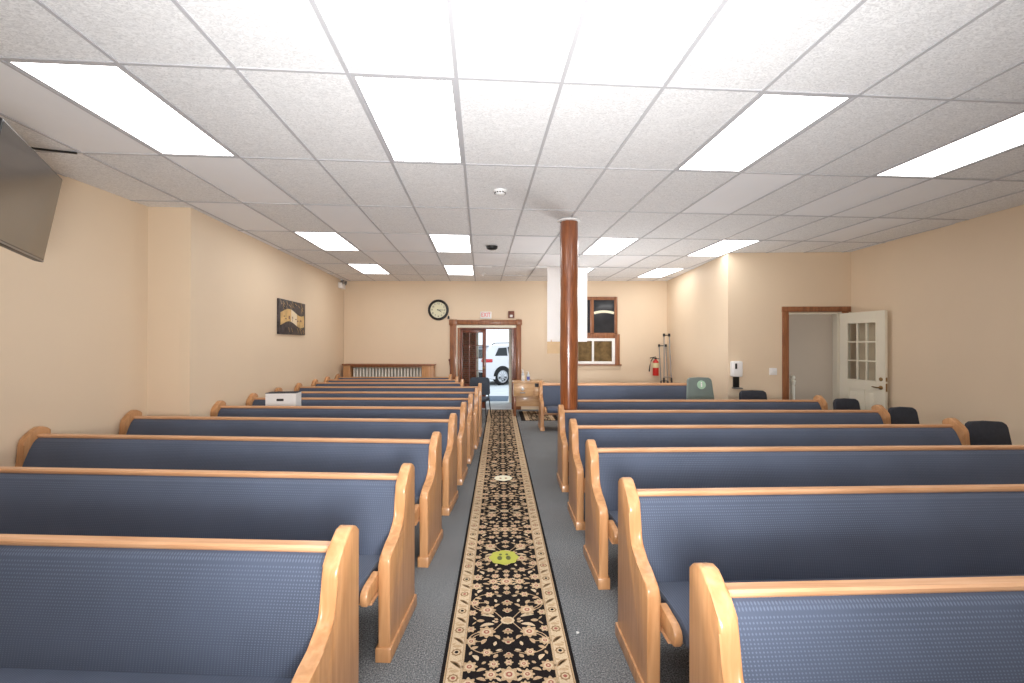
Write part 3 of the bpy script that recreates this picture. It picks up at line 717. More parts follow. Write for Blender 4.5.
tag(mb.build('door_mat', M['mat'], None, on_rear(3.62, 2.75, -0.099), BR), 'blue grey door mat on the pale pavement outside the open leaf', 'mat')

# radiator in its wooden cover
t = rear('radiator_cover', 'low wooden radiator cover along the rear wall', 'radiator cover', 0.07, 0, 0)
mb = MB(); mb.box(0.0, 2.2, -0.30, -0.005, 1.075, 1.105, 0.006); mb.build('shelf_top', M['trim_wood'], t)
mb = MB(); mb.box(0.02, 0.19, -0.27, -0.005, 0, 1.075, 0.004); mb.build('end_cabinet', M['oak_z'], t)
mb = MB(); mb.box(1.90, 2.18, -0.27, -0.005, 0, 1.075, 0.004); mb.build('end_cabinet', M['oak_z'], t)
mb = MB(); mb.box(0.19, 1.90, -0.265, -0.245, 1.035, 1.075, 0.003); mb.build('front_rail', M['trim_wood'], t)
for k in range(22):
    mb = MB(); x = 0.25 + k * (1.60 / 21)
    mb.box(x - 0.022, x + 0.022, -0.19, -0.05, 0.10, 1.01, 0.018, 3); mb.build('radiator_section', M['radiator'], t)

# clock
t = rear('wall_clock', 'round black-rimmed wall clock with a cream dial', 'clock', 2.318, -0.002, 2.416)
RX = Matrix.Rotation(PI / 2, 4, 'X')
mb = MB(); mb.lathe([(0.0, 0), (0.245, 0), (0.255, 0.02), (0.245, 0.042), (0.215, 0.046), (0.195, 0.03), (0.195, 0.012), (0.0, 0.012)], 48, mat=RX); mb.build('rim', M['black'], t)
mb = MB(); mb.lathe([(0.0, 0.010), (0.197, 0.010), (0.197, 0.015), (0.0, 0.015)], 48, mat=RX); face = mb.build('dial', M['clock_face'], t)
mb = MB()
for h in range(1, 13):
    a = PI / 2 - h * PI / 6; mb.text(str(h), 0.062, Matrix.Translation((0.155 * math.cos(a), -0.016, 0.155 * math.sin(a))) @ RX, 0.0006)
mb.build('numerals', M['black'], face, smooth=False)
def hand(name, ang, L, w):
    mb = MB(); mb.prism([(-w, -0.03), (w, -0.03), (w * 0.8, L * 0.6), (0, L), (-w * 0.8, L * 0.6)], 'y', -0.0225, -0.0195); mb.bm.transform(Matrix.Rotation(ang, 4, 'Y')); mb.build(name, M['black'], t, smooth=False)
hand('minute_hand', math.radians(91), 0.165, 0.006); hand('hour_hand', math.radians(122), 0.115, 0.008)
mb = MB(); mb.prism([(-0.028, -0.035), (0.028, -0.035), (0.022, 0.03), (0.0, 0.045), (-0.012, 0.03)], 'y', -0.03, -0.001, bev=0.004)
tag(mb.build('wall_sensor', M['black'], None, on_rear(2.565, 0, 2.234), BR), 'little black sensor on the wall at the clock edge', 'sensor')

# exit sign and fire alarm strobe
t = rear('exit_sign', 'white exit sign with red letters above the double door', 'sign', 3.478, -0.002, 2.29)
mb = MB(); mb.box(-0.135, 0.135, -0.045, 0.0, -0.085, 0.085, 0.006); mb.build('housing', M['white_plastic'], t)
mb = MB(); mb.text('EXIT', 0.155, Matrix.Translation((0, -0.047, 0.0)) @ RX, 0.0015)
for v in mb.bm.verts: v.co.x *= 0.72
mb.build('lettering', M['sign_red'], t, smooth=False)
t = rear('alarm_strobe', 'dark alarm strobe with a white lens above the open leaf', 'alarm', 4.093, -0.002, 2.305)
mb = MB(); mb.box(-0.075, 0.075, -0.04, 0, -0.085, 0.085, 0.01); mb.build('body', M['dark_wood'], t)
mb = MB(); mb.box(-0.035, 0.035, -0.065, -0.04, -0.065, -0.005, 0.012, 3); mb.build('strobe_lens', M['white_plastic'], t)

# windows of the rear wall
t = rear('window_1', 'brown framed dark window above a white slider on the rear wall', 'window', 0, 0, 0, kind='structure')
mb = MB()
for (x0, x1, z0, z1) in ((5.50, 5.575, 1.80, 2.735), (6.585, 6.66, 1.80, 2.735), (5.575, 6.585, 2.66, 2.735), (6.00, 6.09, 1.80, 2.66), (5.50, 6.66, 1.78, 1.865)):
    mb.box(x0, x1, -0.045, -0.001, z0, z1, 0.005)
fr = mb.build('upper_frame', M['trim_wood'], t)
for (x0, x1) in ((5.575, 6.00), (6.09, 6.585)):
    mb = MB(); mb.box(x0, x1, -0.012, -0.002, 1.865, 2.66); mb.build('pane', M['dark_pane'], fr, smooth=False)
mb = MB()
up = arc(6.34, 1.55, 0.86, math.radians(107), math.radians(73), 10); lo = arc(6.34, 1.55, 0.80, math.radians(73), math.radians(107), 10)
mb.prism(up + lo, 'y', -0.016, -0.012); mb.build('white_arc_decal', M['cream_disc'], fr, smooth=False)
mb = MB()
for (x0, x1, z0, z1) in ((5.50, 5.60, 1.10, 1.83), (6.60, 6.715, 1.10, 1.83), (5.60, 6.60, 1.735, 1.83)):
    mb.box(x0, x1, -0.05, -0.001, z0, z1, 0.005)
mb.box(5.46, 6.755, -0.085, -0.001, 1.075, 1.105, 0.006); mb.build('lower_frame', M['trim_wood'], t)
mb = MB(); mb.box(5.48, 6.735, -0.03, -0.001, 0.99, 1.074, 0.005); mb.build('apron', M['wall'], t)
mb = MB()
for (x0, x1, z0, z1) in ((5.60, 5.67, 1.105, 1.735), (6.53, 6.60, 1.105, 1.735), (5.67, 6.53, 1.665, 1.735), (5.67, 6.53, 1.105, 1.175), (6.045, 6.095, 1.175, 1.665)):
    mb.box(x0, x1, -0.042, -0.002, z0, z1, 0.004)
sl = mb.build('slider_frame', M['white_plastic'], t)
for (x0, x1) in ((5.67, 6.045), (6.095, 6.53)):
    mb = MB(); mb.box(x0, x1, -0.014, -0.003, 1.175, 1.665); mb.build('pane', M['brown_pane'], sl, smooth=False)

# hanging white banner
t = thing('hanging_banner', 'plain white cloth banner hanging behind the wooden column', 'banner', (1.688, 8.58, 1.64))
mb = MB(); mb.tube([(-0.62, 0, 1.462), (0.62, 0, 1.462)], 0.012); mb.build('rod', M['white_plastic'], t)
mb = MB()
mb.grid(lambda a, b: (-0.398 + 0.796 * a, 0.012 * math.sin(9 * a) * (1 - b) + 0.004 * math.sin(23 * a), 1.455 * b), 40, 12)
mb.build('cloth', M['white_cloth'], t, angle=80)
mb = MB(); mb.box(-0.395, -0.02, 0.012, 0.018, -0.235, 0.05, 0.002); mb.build('tan_patch', M['tan_patch'], t)['label'] = 'tan patch showing under the left corner'  # plain tan rectangle below the left corner of the cloth

# small desk with bottles
t = thing('small_desk', 'small pale wood desk with a drawer right of the double door', 'desk', (1.05, 9.86, 0.0105), -0.05)
mb = MB(); mb.box(-0.35, 0.35, -0.25, 0.25, 0.73, 0.755, 0.004); mb.build('desk_top', M['desk_wood'], t)
mb = MB(); mb.box(-0.33, 0.33, -0.22, 0.23, 0.43, 0.73); mb.build('case', M['desk_wood'], t)
mb = MB(); mb.box(-0.325, 0.105, -0.245, -0.221, 0.445, 0.722, 0.004); dr = mb.build('drawer', M['desk_wood'], t)
mb = MB(); mb.lathe([(0, 0), (0.014, 0), (0.012, 0.018), (0.032, 0.028), (0.034, 0.042), (0.02, 0.052), (0, 0.054)], 18, mat=Matrix.Translation((-0.13, -0.245, 0.60)) @ RX); mb.build('knob', M['white_plastic'], dr)
mb = MB(); mb.box(-0.19, -0.07, -0.249, -0.245, 0.50, 0.525, 0.001); mb.build('pull_plate', M['steel'], dr)
mb = MB(); mb.box(0.13, 0.32, -0.236, -0.221, 0.445, 0.62, 0.003); mb.build('side_panel', M['desk_wood'], t)
mb = MB(); mb.box(0.14, 0.31, -0.225, -0.2195, 0.64, 0.715); mb.build('slot', M['black'], t)
mb = MB(); mb.box(-0.30, 0.30, -0.05, 0.22, 0.19, 0.41, 0.004); mb.build('modesty_board', M['desk_wood'], t)
for (x, y) in ((-0.30, -0.20), (0.30, -0.20), (-0.30, 0.20), (0.30, 0.20)):
    mb = MB(); mb.box(x - 0.028, x + 0.028, y - 0.028, y + 0.028, 0, 0.43, 0.004); mb.build('leg', M['trim_wood'], t)
def bottle(label, x, y, body, lab, h):
    t = thing('spray_bottle', label, 'bottle', (x, y, 0.7665), 0, 'bottles on the small desk')
    mb = MB(); mb.lathe([(0, 0), (0.03, 0), (0.034, 0.006), (0.034, h * 0.55), (0.026, h * 0.68), (0.013, h * 0.76), (0.013, h * 0.82), (0, h * 0.82)], 20); mb.build('body', M[body], t)
    mb = MB(); mb.lathe([(0.0346, h * 0.14), (0.0352, h * 0.14), (0.0352, h * 0.48), (0.0346, h * 0.48)], 20, loop=True); mb.build('label_band', M[lab], t)
    mb = MB(); mb.lathe([(0, h * 0.82), (0.016, h * 0.82), (0.016, h * 0.9), (0.008, h * 0.93), (0.008, h), (0, h)], 14); mb.box(-0.04, 0.01, -0.008, 0.008, h * 0.95, h, 0.003); mb.build('pump_cap', M['white_plastic'], t)
bottle('clear pump bottle on the small desk, nearest the double door', 0.93, 9.80, 'liquid', 'sticker_white', 0.26)
bottle('pump bottle with blue print on the small desk, nearest the lone pew', 1.05, 9.80, 'liquid', 'blue_label', 0.21)

# fire extinguisher and crutches
t = rear('fire_extinguisher', 'red fire extinguisher with a black hose in the rear corner', 'fire extinguisher', 7.56, -0.10, 0.84)
mb = MB(); mb.lathe([(0, 0), (0.066, 0), (0.07, 0.012), (0.07, 0.30), (0.06, 0.345), (0.03, 0.37), (0.025, 0.39), (0, 0.39)], 28); mb.build('cylinder', M['red'], t)
mb = MB(); mb.lathe([(0.0705, 0.19), (0.0715, 0.19), (0.0715, 0.305), (0.0705, 0.305)], 28, loop=True); mb.build('label_band', M['cream_label'], t)
mb = MB(); mb.box(-0.05, 0.09, -0.016, 0.016, 0.43, 0.448, 0.004, mat=Matrix.Rotation(-0.2, 4, 'Y')); mb.box(-0.03, 0.09, -0.016, 0.016, 0.395, 0.412, 0.004); mb.lathe([(0, 0.385), (0.024, 0.385), (0.024, 0.43), (0, 0.43)], 14); mb.build('valve_handle', M['black_metal'], t)
mb = MB(); mb.tube([(-0.02, -0.01, 0.41), (-0.07, -0.03, 0.42), (-0.12, -0.04, 0.36), (-0.15, -0.04, 0.24), (-0.165, -0.04, 0.10)], [0.010, 0.010, 0.011, 0.012, 0.016]); mb.build('hose', M['black'], t)
mb = MB(); mb.box(-0.02, 0.02, 0.066, 0.098, 0.10, 0.34, 0.003); mb.build('wall_bracket', M['black_metal'], t)
def crutch(label, foot, top, spread, wid_top):
    """Underarm crutch: two bows, an armpit bar with pads, a hand grip and one foot."""
    f, tp = Vector(foot), Vector(top); t = thing('crutch', label, 'crutch', f, 0, 'crutches in the rear corner')
    d = tp - f; sx = Vector((1, 0, 0)) if abs(d.y) < 3 else Vector((0, 1, 0))
    for s in (-1, 1):
        mb = MB(); mb.tube([d * 0.24 + sx * s * 0.012, d * 0.40 + sx * s * spread, d * 0.62 + sx * s * (spread + wid_top) / 2, d + sx * s * wid_top], 0.012); mb.build('bow', M['steel'], t)
        mb = MB(); mb.tube([d * 0.985 + sx * s * wid_top, d * 1.02 + sx * s * wid_top], 0.026); mb.build('pad_end', M['black'], t)
        mb = MB(); mb.tube([d * 0.40 + sx * s * spread, d * 0.46 + sx * s * (spread - 0.003)], 0.02); mb.build('black_sleeve', M['black'], t)
    mb = MB(); mb.tube([d - sx * wid_top, d + sx * wid_top], 0.011); mb.build('top_bar', M['black_metal'], t)
    mb = MB(); mb.tube([d * 0.47 - sx * spread, d * 0.47 + sx * spread], 0.010); mb.build('hand_grip', M['steel'], t)
    mb = MB(); mb.tube([d * 0.02, d * 0.40], 0.014); mb.build('shaft', M['steel'], t)
    mb = MB(); mb.tube([Vector((0, 0, 0)), d * 0.03], [0.026, 0.018]); mb.build('rubber_foot', M['black'], t)
c0 = on_rear(7.70, -0.42); c1 = on_rear(7.735, -0.06)
crutch('shorter crutch leaning beside the fire extinguisher', (c0[0], c0[1], 0.001), (c1[0], c1[1], 1.555), 0.085, 0.082)
crutch('taller crutch leaning nearest the side wall', (4.18, 9.60, 0.001), (4.30, 9.98, 1.80), 0.09, 0.062)

# ------------------------------------------------------------------ jog wall: dispenser, switch, door, corridor
def jog(name, label, cat, u, d, z, kind=None): return thing(name, label, cat, on_jog(u, d, z), JR, None, kind)
t = jog('sanitizer_dispenser', 'white wall dispenser with a dark drip tray at the wall corner', 'dispenser', 0.11, -0.002, 0.86)
mb = MB(); mb.box(-0.085, 0.085, -0.11, 0.0, 0.20, 0.455, 0.022, 3); mb.build('housing', M['white_plastic'], t)
mb = MB(); mb.box(-0.045, -0.012, -0.114, -0.108, 0.33, 0.42, 0.004); mb.build('sight_window', M['black'], t)
mb = MB(); mb.box(-0.035, 0.065, -0.018, 0.0, 0.02, 0.20, 0.003); mb.build('back_plate', M['black_metal'], t)
mb = MB(); mb.box(-0.055, 0.08, -0.12, 0.0, 0.0, 0.02, 0.006); mb.build('drip_tray', M['steel'], t)
t = jog('light_switch', 'white double light switch left of the open doorway', 'switch', 0.73, -0.001, 1.145)
mb = MB(); mb.box(-0.062, 0.062, -0.008, 0.0, -0.058, 0.058, 0.003); mb.build('plate', M['white_plastic'], t)
for s in (-1, 1):
    mb = MB(); mb.box(s * 0.024 - 0.006, s * 0.024 + 0.006, -0.018, -0.008, -0.012, 0.012, 0.002); mb.build('toggle', M['white_plastic'], t)
t = jog('door_2', 'open ivory door with nine panes and a brown casing', 'door', 0, 0, 0, kind='structure')
mb = MB(); mb.box(0.875, 0.974, -0.025, 0.0, 0, 2.135, 0.004); mb.box(1.83, 1.93, -0.025, 0.0, 0, 2.135, 0.004); mb.box(0.870, 1.965, -0.03, 0.0, 2.135, 2.222, 0.004); mb.build('casing', M['trim_wood'], t)
mb = MB(); mb.box(1.765, 1.80, 0.0, 0.12, 0, 2.12); mb.box(1.80, 1.83, -0.01, 0.0, 0, 2.135, 0.002); mb.box(0.974, 1.80, 0.0, 0.12, 2.095, 2.135); mb.build('jamb', M['white_paint'], t)
mb = MB(); mb.box(0.974, 0.99, 0.0, 0.12, 0, 2.095); mb.build('jamb', M['trim_wood'], t)
hx, hy, _ = on_jog(1.80, -0.03); ex, ey = 5.955, 6.10
la = math.atan2(ey - hy, ex - hx); LW = math.hypot(ex - hx, ey - hy)
mb = MB(); H = 2.105; a, b, z0, z1 = 0.15, LW - 0.15, 1.05, 1.93
for (x0, x1, q0, q1) in ((0, a, 0.01, H), (b, LW, 0.01, H), (a, b, z1, H), (a, b, 0.01, 0.16), (a, b, 0.90, z0), ((a + b) / 2 - 0.05, (a + b) / 2 + 0.05, 0.16, 0.90)):
    mb.box(x0, x1, -0.02, 0.02, q0, q1, 0.0015, 1)
for k in (1, 2): x = a + (b - a) * k / 3; mb.box(x - 0.011, x + 0.011, -0.018, 0.018, z0, z1, 0.003)
for k in (1, 2): z = z0 + (z1 - z0) * k / 3; mb.box(a, b, -0.0175, 0.0175, z - 0.011, z + 0.011, 0.003)
for (x0, x1) in ((a - 0.02, a), (b, b + 0.02)): mb.box(x0, x1, -0.026, 0.026, z0 - 0.02, z1 + 0.02, 0.004)
for (q0, q1) in ((z0 - 0.02, z0), (z1, z1 + 0.02)): mb.box(a - 0.02, b + 0.02, -0.026, 0.026, q0, q1, 0.004)
lf = mb.build('door_leaf', M['white_paint'], None); lf.parent = t
lf.matrix_parent_inverse = Matrix.Identity(4)
loc = (Matrix.Translation(on_jog(0, 0)) @ Matrix.Rotation(JR, 4, 'Z')).inverted() @ Vector((hx, hy, 0))
lf.location = loc; lf.rotation_euler = (0, 0, la - JR)
for (x0, x1) in ((a, (a + b) / 2 - 0.05), ((a + b) / 2 + 0.05, b)):
    mb = MB(); mb.box(x0, x1, -0.008, 0.008, 0.16, 0.90); mb.box(x0 + 0.035, x1 - 0.035, -0.015, 0.015, 0.21, 0.85, 0.006); mb.build('lower_panel', M['white_paint'], lf)
mb = MB(); mb.box(a, b, -0.003, 0.003, z0, z1); mb.build('pane', M['glass'], lf, smooth=False)
RXm = Matrix.Rotation(PI / 2, 4, 'X')
mb = MB(); mb.lathe([(0, 0), (0.028, 0), (0.028, 0.008), (0.018, 0.018), (0, 0.02)], 18, mat=Matrix.Translation((LW - 0.065, -0.02, 1.08)) @ RXm); mb.build('deadbolt', M['brass'], lf)
mb = MB(); mb.lathe([(0, 0), (0.03, 0), (0.03, 0.008), (0.012, 0.014), (0.012, 0.045), (0, 0.047)], 18, mat=Matrix.Translation((LW - 0.065, -0.02, 0.955)) @ RXm); mb.tube([(LW - 0.065, -0.06, 0.955), (LW - 0.12, -0.062, 0.957), (LW - 0.175, -0.058, 0.962)], [0.011, 0.010, 0.008]); mb.build('lever_handle', M['brass'], lf)
mb = MB(); mb.box(LW - 0.001, LW + 0.002, -0.014, 0.014, 0.90, 1.02); mb.box(LW - 0.001, LW + 0.002, -0.014, 0.014, 1.05, 1.11); mb.build('latch_plate', M['brass'], lf)
def jog_struct(name, label, cat, mb, mats): return tag(mb.build(name, mats, None, (JO.x, JO.y, 0), JR, smooth=False), label, cat, kind='structure')
mb = MB(); mb.box(0.62, 0.70, 0.12, 1.75, 0, 2.6); mb.box(0.62, 3.80, 1.75, 1.85, 0, 2.6); mb.box(3.72, 3.80, 0.12, 1.75, 0, 2.6); mb.box(0.62, 3.80, 0.12, 1.85, 2.6, 2.7)
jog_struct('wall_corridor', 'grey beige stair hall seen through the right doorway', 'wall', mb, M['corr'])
mb = MB(); mb.box(0.62, 3.80, 0.0, 1.85, -0.04, 0.001); jog_struct('floor_corridor', 'grey carpet of the stair hall', 'floor', mb, M['carpet'])
t = jog('newel_post', 'white turned newel post inside the right doorway', 'newel post', 1.555, 0.89, 0.002)
mb = MB(); mb.box(-0.045, 0.045, -0.045, 0.045, 0, 0.25, 0.004); mb.lathe([(0.04, 0.25), (0.03, 0.28), (0.036, 0.34), (0.036, 0.80), (0.028, 0.84), (0.042, 0.86), (0.042, 0.90), (0, 0.90)], 20); mb.build('shaft', M['white_paint'], t)
mb = MB(); mb.lathe([(0, 0.90), (0.05, 0.905), (0.05, 0.92), (0.024, 0.935), (0.04, 0.96), (0.044, 0.98), (0.036, 1.005), (0.014, 1.022), (0, 1.025)], 20); mb.build('cap', M['white_paint'], t)

# ------------------------------------------------------------------ left side: screen, picture, emergency light, white box
C_far_top, C_near_top = Vector((-2.80, 3.155, 2.70)), Vector((-2.327, 2.312, 2.69))
ctr_top = (C_far_top + C_near_top) / 2
ux = (C_far_top - C_near_top); Wt = ux.length; ux.z = 0; ux.normalize()
tilt = math.radians(9)
nrm = Vector((ux.y, -ux.x, 0))                       # points away from the wall, into the room
if nrm.x < 0: nrm = -nrm
Ht = 0.575
t = bpy.data.objects.new('flat_screen', None); COL.objects.link(t); t.empty_display_size = 0.1
tag(t, 'black flat television tilted out from the left wall under the ceiling', 'television')
# local frame: x along the screen towards the rear, y into the screen's back, z up
up = Vector((0, 0, 1)) * math.cos(tilt) + nrm * math.sin(tilt)
yb = -(nrm * math.cos(tilt) - Vector((0, 0, 1)) * math.sin(tilt))
xa = yb.cross(up)
mt = Matrix((xa.to_4d(), yb.to_4d(), up.to_4d(), (0, 0, 0, 1))).transposed(); mt = mt.to_3x3().to_4x4()
t.matrix_world = Matrix.Translation(ctr_top - up * Ht) @ mt
mb = MB(); mb.box(-Wt / 2, Wt / 2, 0.0, 0.045, 0.0, Ht, 0.006); mb.box(-Wt * 0.3, Wt * 0.3, 0.045, 0.07, 0.08, Ht * 0.7, 0.01); mb.build('casing', M['black'], t)
mb = MB(); mb.box(-Wt / 2 + 0.010, Wt / 2 - 0.010, -0.002, 0.002, 0.018, Ht - 0.010); mb.build('panel', M['screen'], t, smooth=False)
mb = MB(); mb.box(-Wt / 2 + 0.006, Wt / 2 - 0.006, -0.003, 0.001, 0.004, 0.014); mb.build('bottom_strip', M['steel'], t, smooth=False)
wl = t.matrix_world.inverted()
p0 = Vector((0.0, 0.07, Ht * 0.45)); pw = t.matrix_world @ p0
elbow = Vector((-3.83 + 0.30, pw.y + 0.20, pw.z + 0.02)); base = Vector((-3.855 + 0.012, pw.y - 0.05, pw.z + 0.02))
mb = MB(); mb.tube([p0, wl @ elbow], 0.02); mb.tube([wl @ elbow, wl @ base], 0.022); mb.build('mount_arm', M['black_metal'], t)
mb = MB(); q = wl.to_3x3().to_4x4(); mb.box(-0.012, 0.012, -0.09, 0.09, -0.12, 0.12, 0.003, mat=Matrix.Translation(wl @ base) @ q); mb.build('wall_plate', M['black_metal'], t)
tc0 = t.matrix_world @ Vector((Wt * 0.25, 0.05, Ht * 0.8))
mb = MB(); mb.tube([wl @ tc0, wl @ Vector((-3.22, 3.25, CZ - 0.26)), wl @ Vector((-3.46, 3.55, CZ - 0.05)), wl @ Vector((-3.44, 3.67, CZ - 0.018)), wl @ Vector((-3.22, 3.745, CZ - 0.012))], 0.009); mb.build('cable', M['black'], t)

# picture on the far left wall
LO, LRv = Vector((XL2, 5.2)), Vector((-3.36 - XL2, 11.05 - 5.2)); LRa = math.atan2(LRv.y, LRv.x); LD = LRv.normalized()
def on_left(s, d, z): p = LO + LD * s; n = Vector((LD.y, -LD.x)); return (p.x + n.x * d, p.y + n.y * d, z)
t = thing('canvas_picture', 'dark wall canvas with a wavy gold scroll on the left wall', 'picture', on_left(2.74, 0.002, 1.75), LRa)
mb = MB(); mb.box(-0.56, 0.56, -0.03, 0.0, 0, 0.58, 0.003); mb.build('canvas', M['art_dark'], t)
mb = MB(); n = 24; top = []; bot = []
for i in range(n + 1):
    s = i / n; x = -0.50 + 1.0 * s; w = 0.05 * math.sin(2 * PI * s * 1.0 - 0.6)
    top.append((x, 0.385 + w)); bot.append((x, 0.175 + w))
for i in range(n):
    mb.mi = 1 if 10 <= i <= 15 else 0
    mb.prism([top[i], top[i + 1], bot[i + 1], bot[i]], 'y', -0.033, -0.0305)
sc = mb.build('scroll', [M['art_gold'], M['art_light']], t, smooth=False)
mb = MB()
for (x, z, w, h) in ((-0.36, 0.30, 0.05, 0.016), (-0.30, 0.26, 0.07, 0.014), (-0.16, 0.29, 0.05, 0.05), (-0.02, 0.27, 0.012, 0.09), (-0.02, 0.29, 0.05, 0.012), (0.12, 0.27, 0.06, 0.014), (0.2, 0.24, 0.05, 0.03), (0.34, 0.25, 0.06, 0.03)):
    mb.box(x - w / 2, x + w / 2, -0.0345, -0.033, z - h / 2, z + h / 2)
mb.build('scroll_marks', M['dark_wood'], sc, smooth=False)
mb = MB()
for k in range(26):
    x, z = random.uniform(-0.52, 0.5), random.choice([random.uniform(0.42, 0.56), random.uniform(0.03, 0.12)])
    mb.box(-0.045, 0.045, -0.0312, -0.0302, -0.004, 0.004, mat=Matrix.Translation((x, 0, z)) @ Matrix.Rotation(random.uniform(0.3, 1.2), 4, 'Y'))
mb.build('brush_strokes', M['art_gold'], t, smooth=False)
t = thing('emergency_light', 'small twin-head emergency light in the left rear ceiling corner', 'emergency light', on_left(5.55, 0.002, 2.90), LRa)
mb = MB(); mb.box(-0.15, 0.15, -0.09, 0.0, 0, 0.13, 0.01); mb.build('battery_box', M['white_plastic'], t)
for s in (-1, 1):
    mb = MB(); mb.lathe([(0, 0), (0.03, 0.0), (0.05, 0.05), (0.05, 0.07), (0, 0.075)], 18, mat=Matrix.Translation((s * 0.10, -0.05, 0.16)) @ Matrix.Rotation(1.9, 4, 'X')); mb.build('lamp_head', M['steel'], t)

# white box on the sixth left pew
t = thing('cardboard_box', 'white box with a hand hole standing on a left pew seat', 'box', (-2.64, 6.12, 0.4445), math.radians(4))
w, d, h = 0.19, 0.105, 0.492
mb = MB(); th = 0.006
for (x0, x1, y0, y1) in ((-w, w, d - th, d), (-w, -w + th, -d + th, d - th), (w - th, w, -d + th, d - th)): mb.box(x0, x1, y0, y1, 0, h)
for (x0, x1, z0, z1) in ((-w, -0.055, 0, h), (0.035, w, 0, h), (-0.055, 0.035, 0, h - 0.10), (-0.055, 0.035, h - 0.07, h)): mb.box(x0, x1, -d, -d + th, z0, z1)
mb.box(-w + th, w - th, -d + th, d - th, 0, th); mb.build('carton', M['white_plastic'], t, smooth=False)
mb = MB(); mb.box(-w - 0.002, w + 0.002, -d - 0.002, d + 0.002, h, h + 0.007, 0.002); mb.build('dark_lid', M['chair_fab'], t)
mb = MB(); mb.box(-0.06, 0.04, -d + th, -d + th + 0.01, h - 0.105, h - 0.065); mb.build('hand_hole', M['black'], t, smooth=False)

# ------------------------------------------------------------------ car outside
t = thing('parked_car', 'white car parked outside beyond the open door', 'car', (0.87, 18.0, -0.10), math.radians(32))
# local: x forwards, rear wheel at the origin, y to the far side; near flank at y = 0
sec = [(-0.86, 0.38, 0.80, 0.80, 0.80), (-0.82, 0.34, 0.95, 1.00, 1.02), (-0.66, 0.30, 1.02, 1.10, 1.42), (-0.40, 0.26, 1.02, 1.16, 1.62), (0.4, 0.24, 1.00, 1.15, 1.68), (1.4, 0.24, 0.98, 1.10, 1.66),
       (1.9, 0.24, 0.97, 1.06, 1.45), (2.5, 0.24, 0.95, 1.02, 1.06), (3.2, 0.26, 0.88, 0.96, 0.97), (3.55, 0.34, 0.70, 0.80, 0.82)]
mb = MB(); W = 1.84; rings = []
for (x, zb, zm, zs, zr) in sec:
    inn = 0.02 + 0.10 * min(1, max(0, zr - zs) / 0.5); e = 0.12 if x in (-0.86, 3.55) else 0.0
    half = [(e, zb), (e - 0.0, (zb + zm) / 2), (e + 0.0, zm), (e + 0.03, zs), (e + 0.05 + inn, zr - 0.06 if zr > zs + 0.1 else zr), (e + 0.22 + inn, zr)]
    rings.append([mb.bm.verts.new((x, y, z)) for y, z in half] + [mb.bm.verts.new((x, W - y, z)) for y, z in half[::-1]])
for a, b in zip(rings, rings[1:]):
    n = len(a)
    for i in range(n): mb.bm.faces.new((a[i], a[(i + 1) % n], b[(i + 1) % n], b[i]))
mb.bm.faces.new(rings[0]); mb.bm.faces.new(rings[-1][::-1]); bmesh.ops.recalc_face_normals(mb.bm, faces=mb.bm.faces)
mb.build('body', M['car'], t, angle=35)
def slab(name, pts, y0, y1, m, lean=0.0, zref=1.1):
    mb = MB(); mb.prism(pts, 'y', y0, y1)
    for v in mb.bm.verts: v.co.y += lean * (v.co.z - zref)
    return mb.build(name, m, t, smooth=False)
slab('side_window', [(-0.34, 1.20), (0.28, 1.20), (0.28, 1.54), (-0.10, 1.52)], 0.020, 0.06, M['car_glass'], 0.20)
slab('side_window', [(0.36, 1.20), (1.10, 1.18), (1.10, 1.56), (0.36, 1.56)], 0.020, 0.06, M['car_glass'], 0.20)
slab('side_window', [(1.18, 1.18), (1.98, 1.12), (1.60, 1.50), (1.18, 1.54)], 0.020, 0.06, M['car_glass'], 0.20)
mb = MB(); mb.prism([(0.22, 1.10), (W - 0.22, 1.10), (W - 0.34, 1.46), (0.34, 1.46)], 'x', -0.80, -0.74)
for v in mb.bm.verts: v.co.x += (v.co.z - 1.1) * 0.42
mb.build('rear_window', M['car_glass'], t, smooth=False)
for y0, y1 in ((-0.015, 0.30), (W - 0.30, W + 0.015)):
    mb = MB(); mb.box(-0.845, -0.48, y0, y1, 0.94, 1.08, 0.03, 3); mb.build('tail_lamp', M['red_lens'], t)
mb = MB(); mb.box(-0.90, -0.36, 0.02, W - 0.02, 0.34, 0.54, 0.03, 2); mb.box(-0.36, 3.4, 0.0, W, 0.24, 0.36, 0.01); mb.build('lower_cladding', M['tyre'], t)
mb = MB(); mb.prism(arc(0, 0.36, 0.43, 0.05, PI - 0.05, 16) + arc(0, 0.36, 0.30, PI - 0.05, 0.05, 16), 'y', -0.012, 0.03); mb.build('wheel_arch', M['tyre'], t)
mb = MB(); mb.tube([(-0.35, 0.26, 1.66), (-0.2, 0.26, 1.72), (1.2, 0.26, 1.74), (1.4, 0.26, 1.68)], 0.018); mb.build('roof_rail', M['black'], t)
mb = MB(); mb.box(-0.78, -0.42, 0.35, W - 0.35, 1.60, 1.64, 0.015); mb.build('spoiler', M['car'], t)
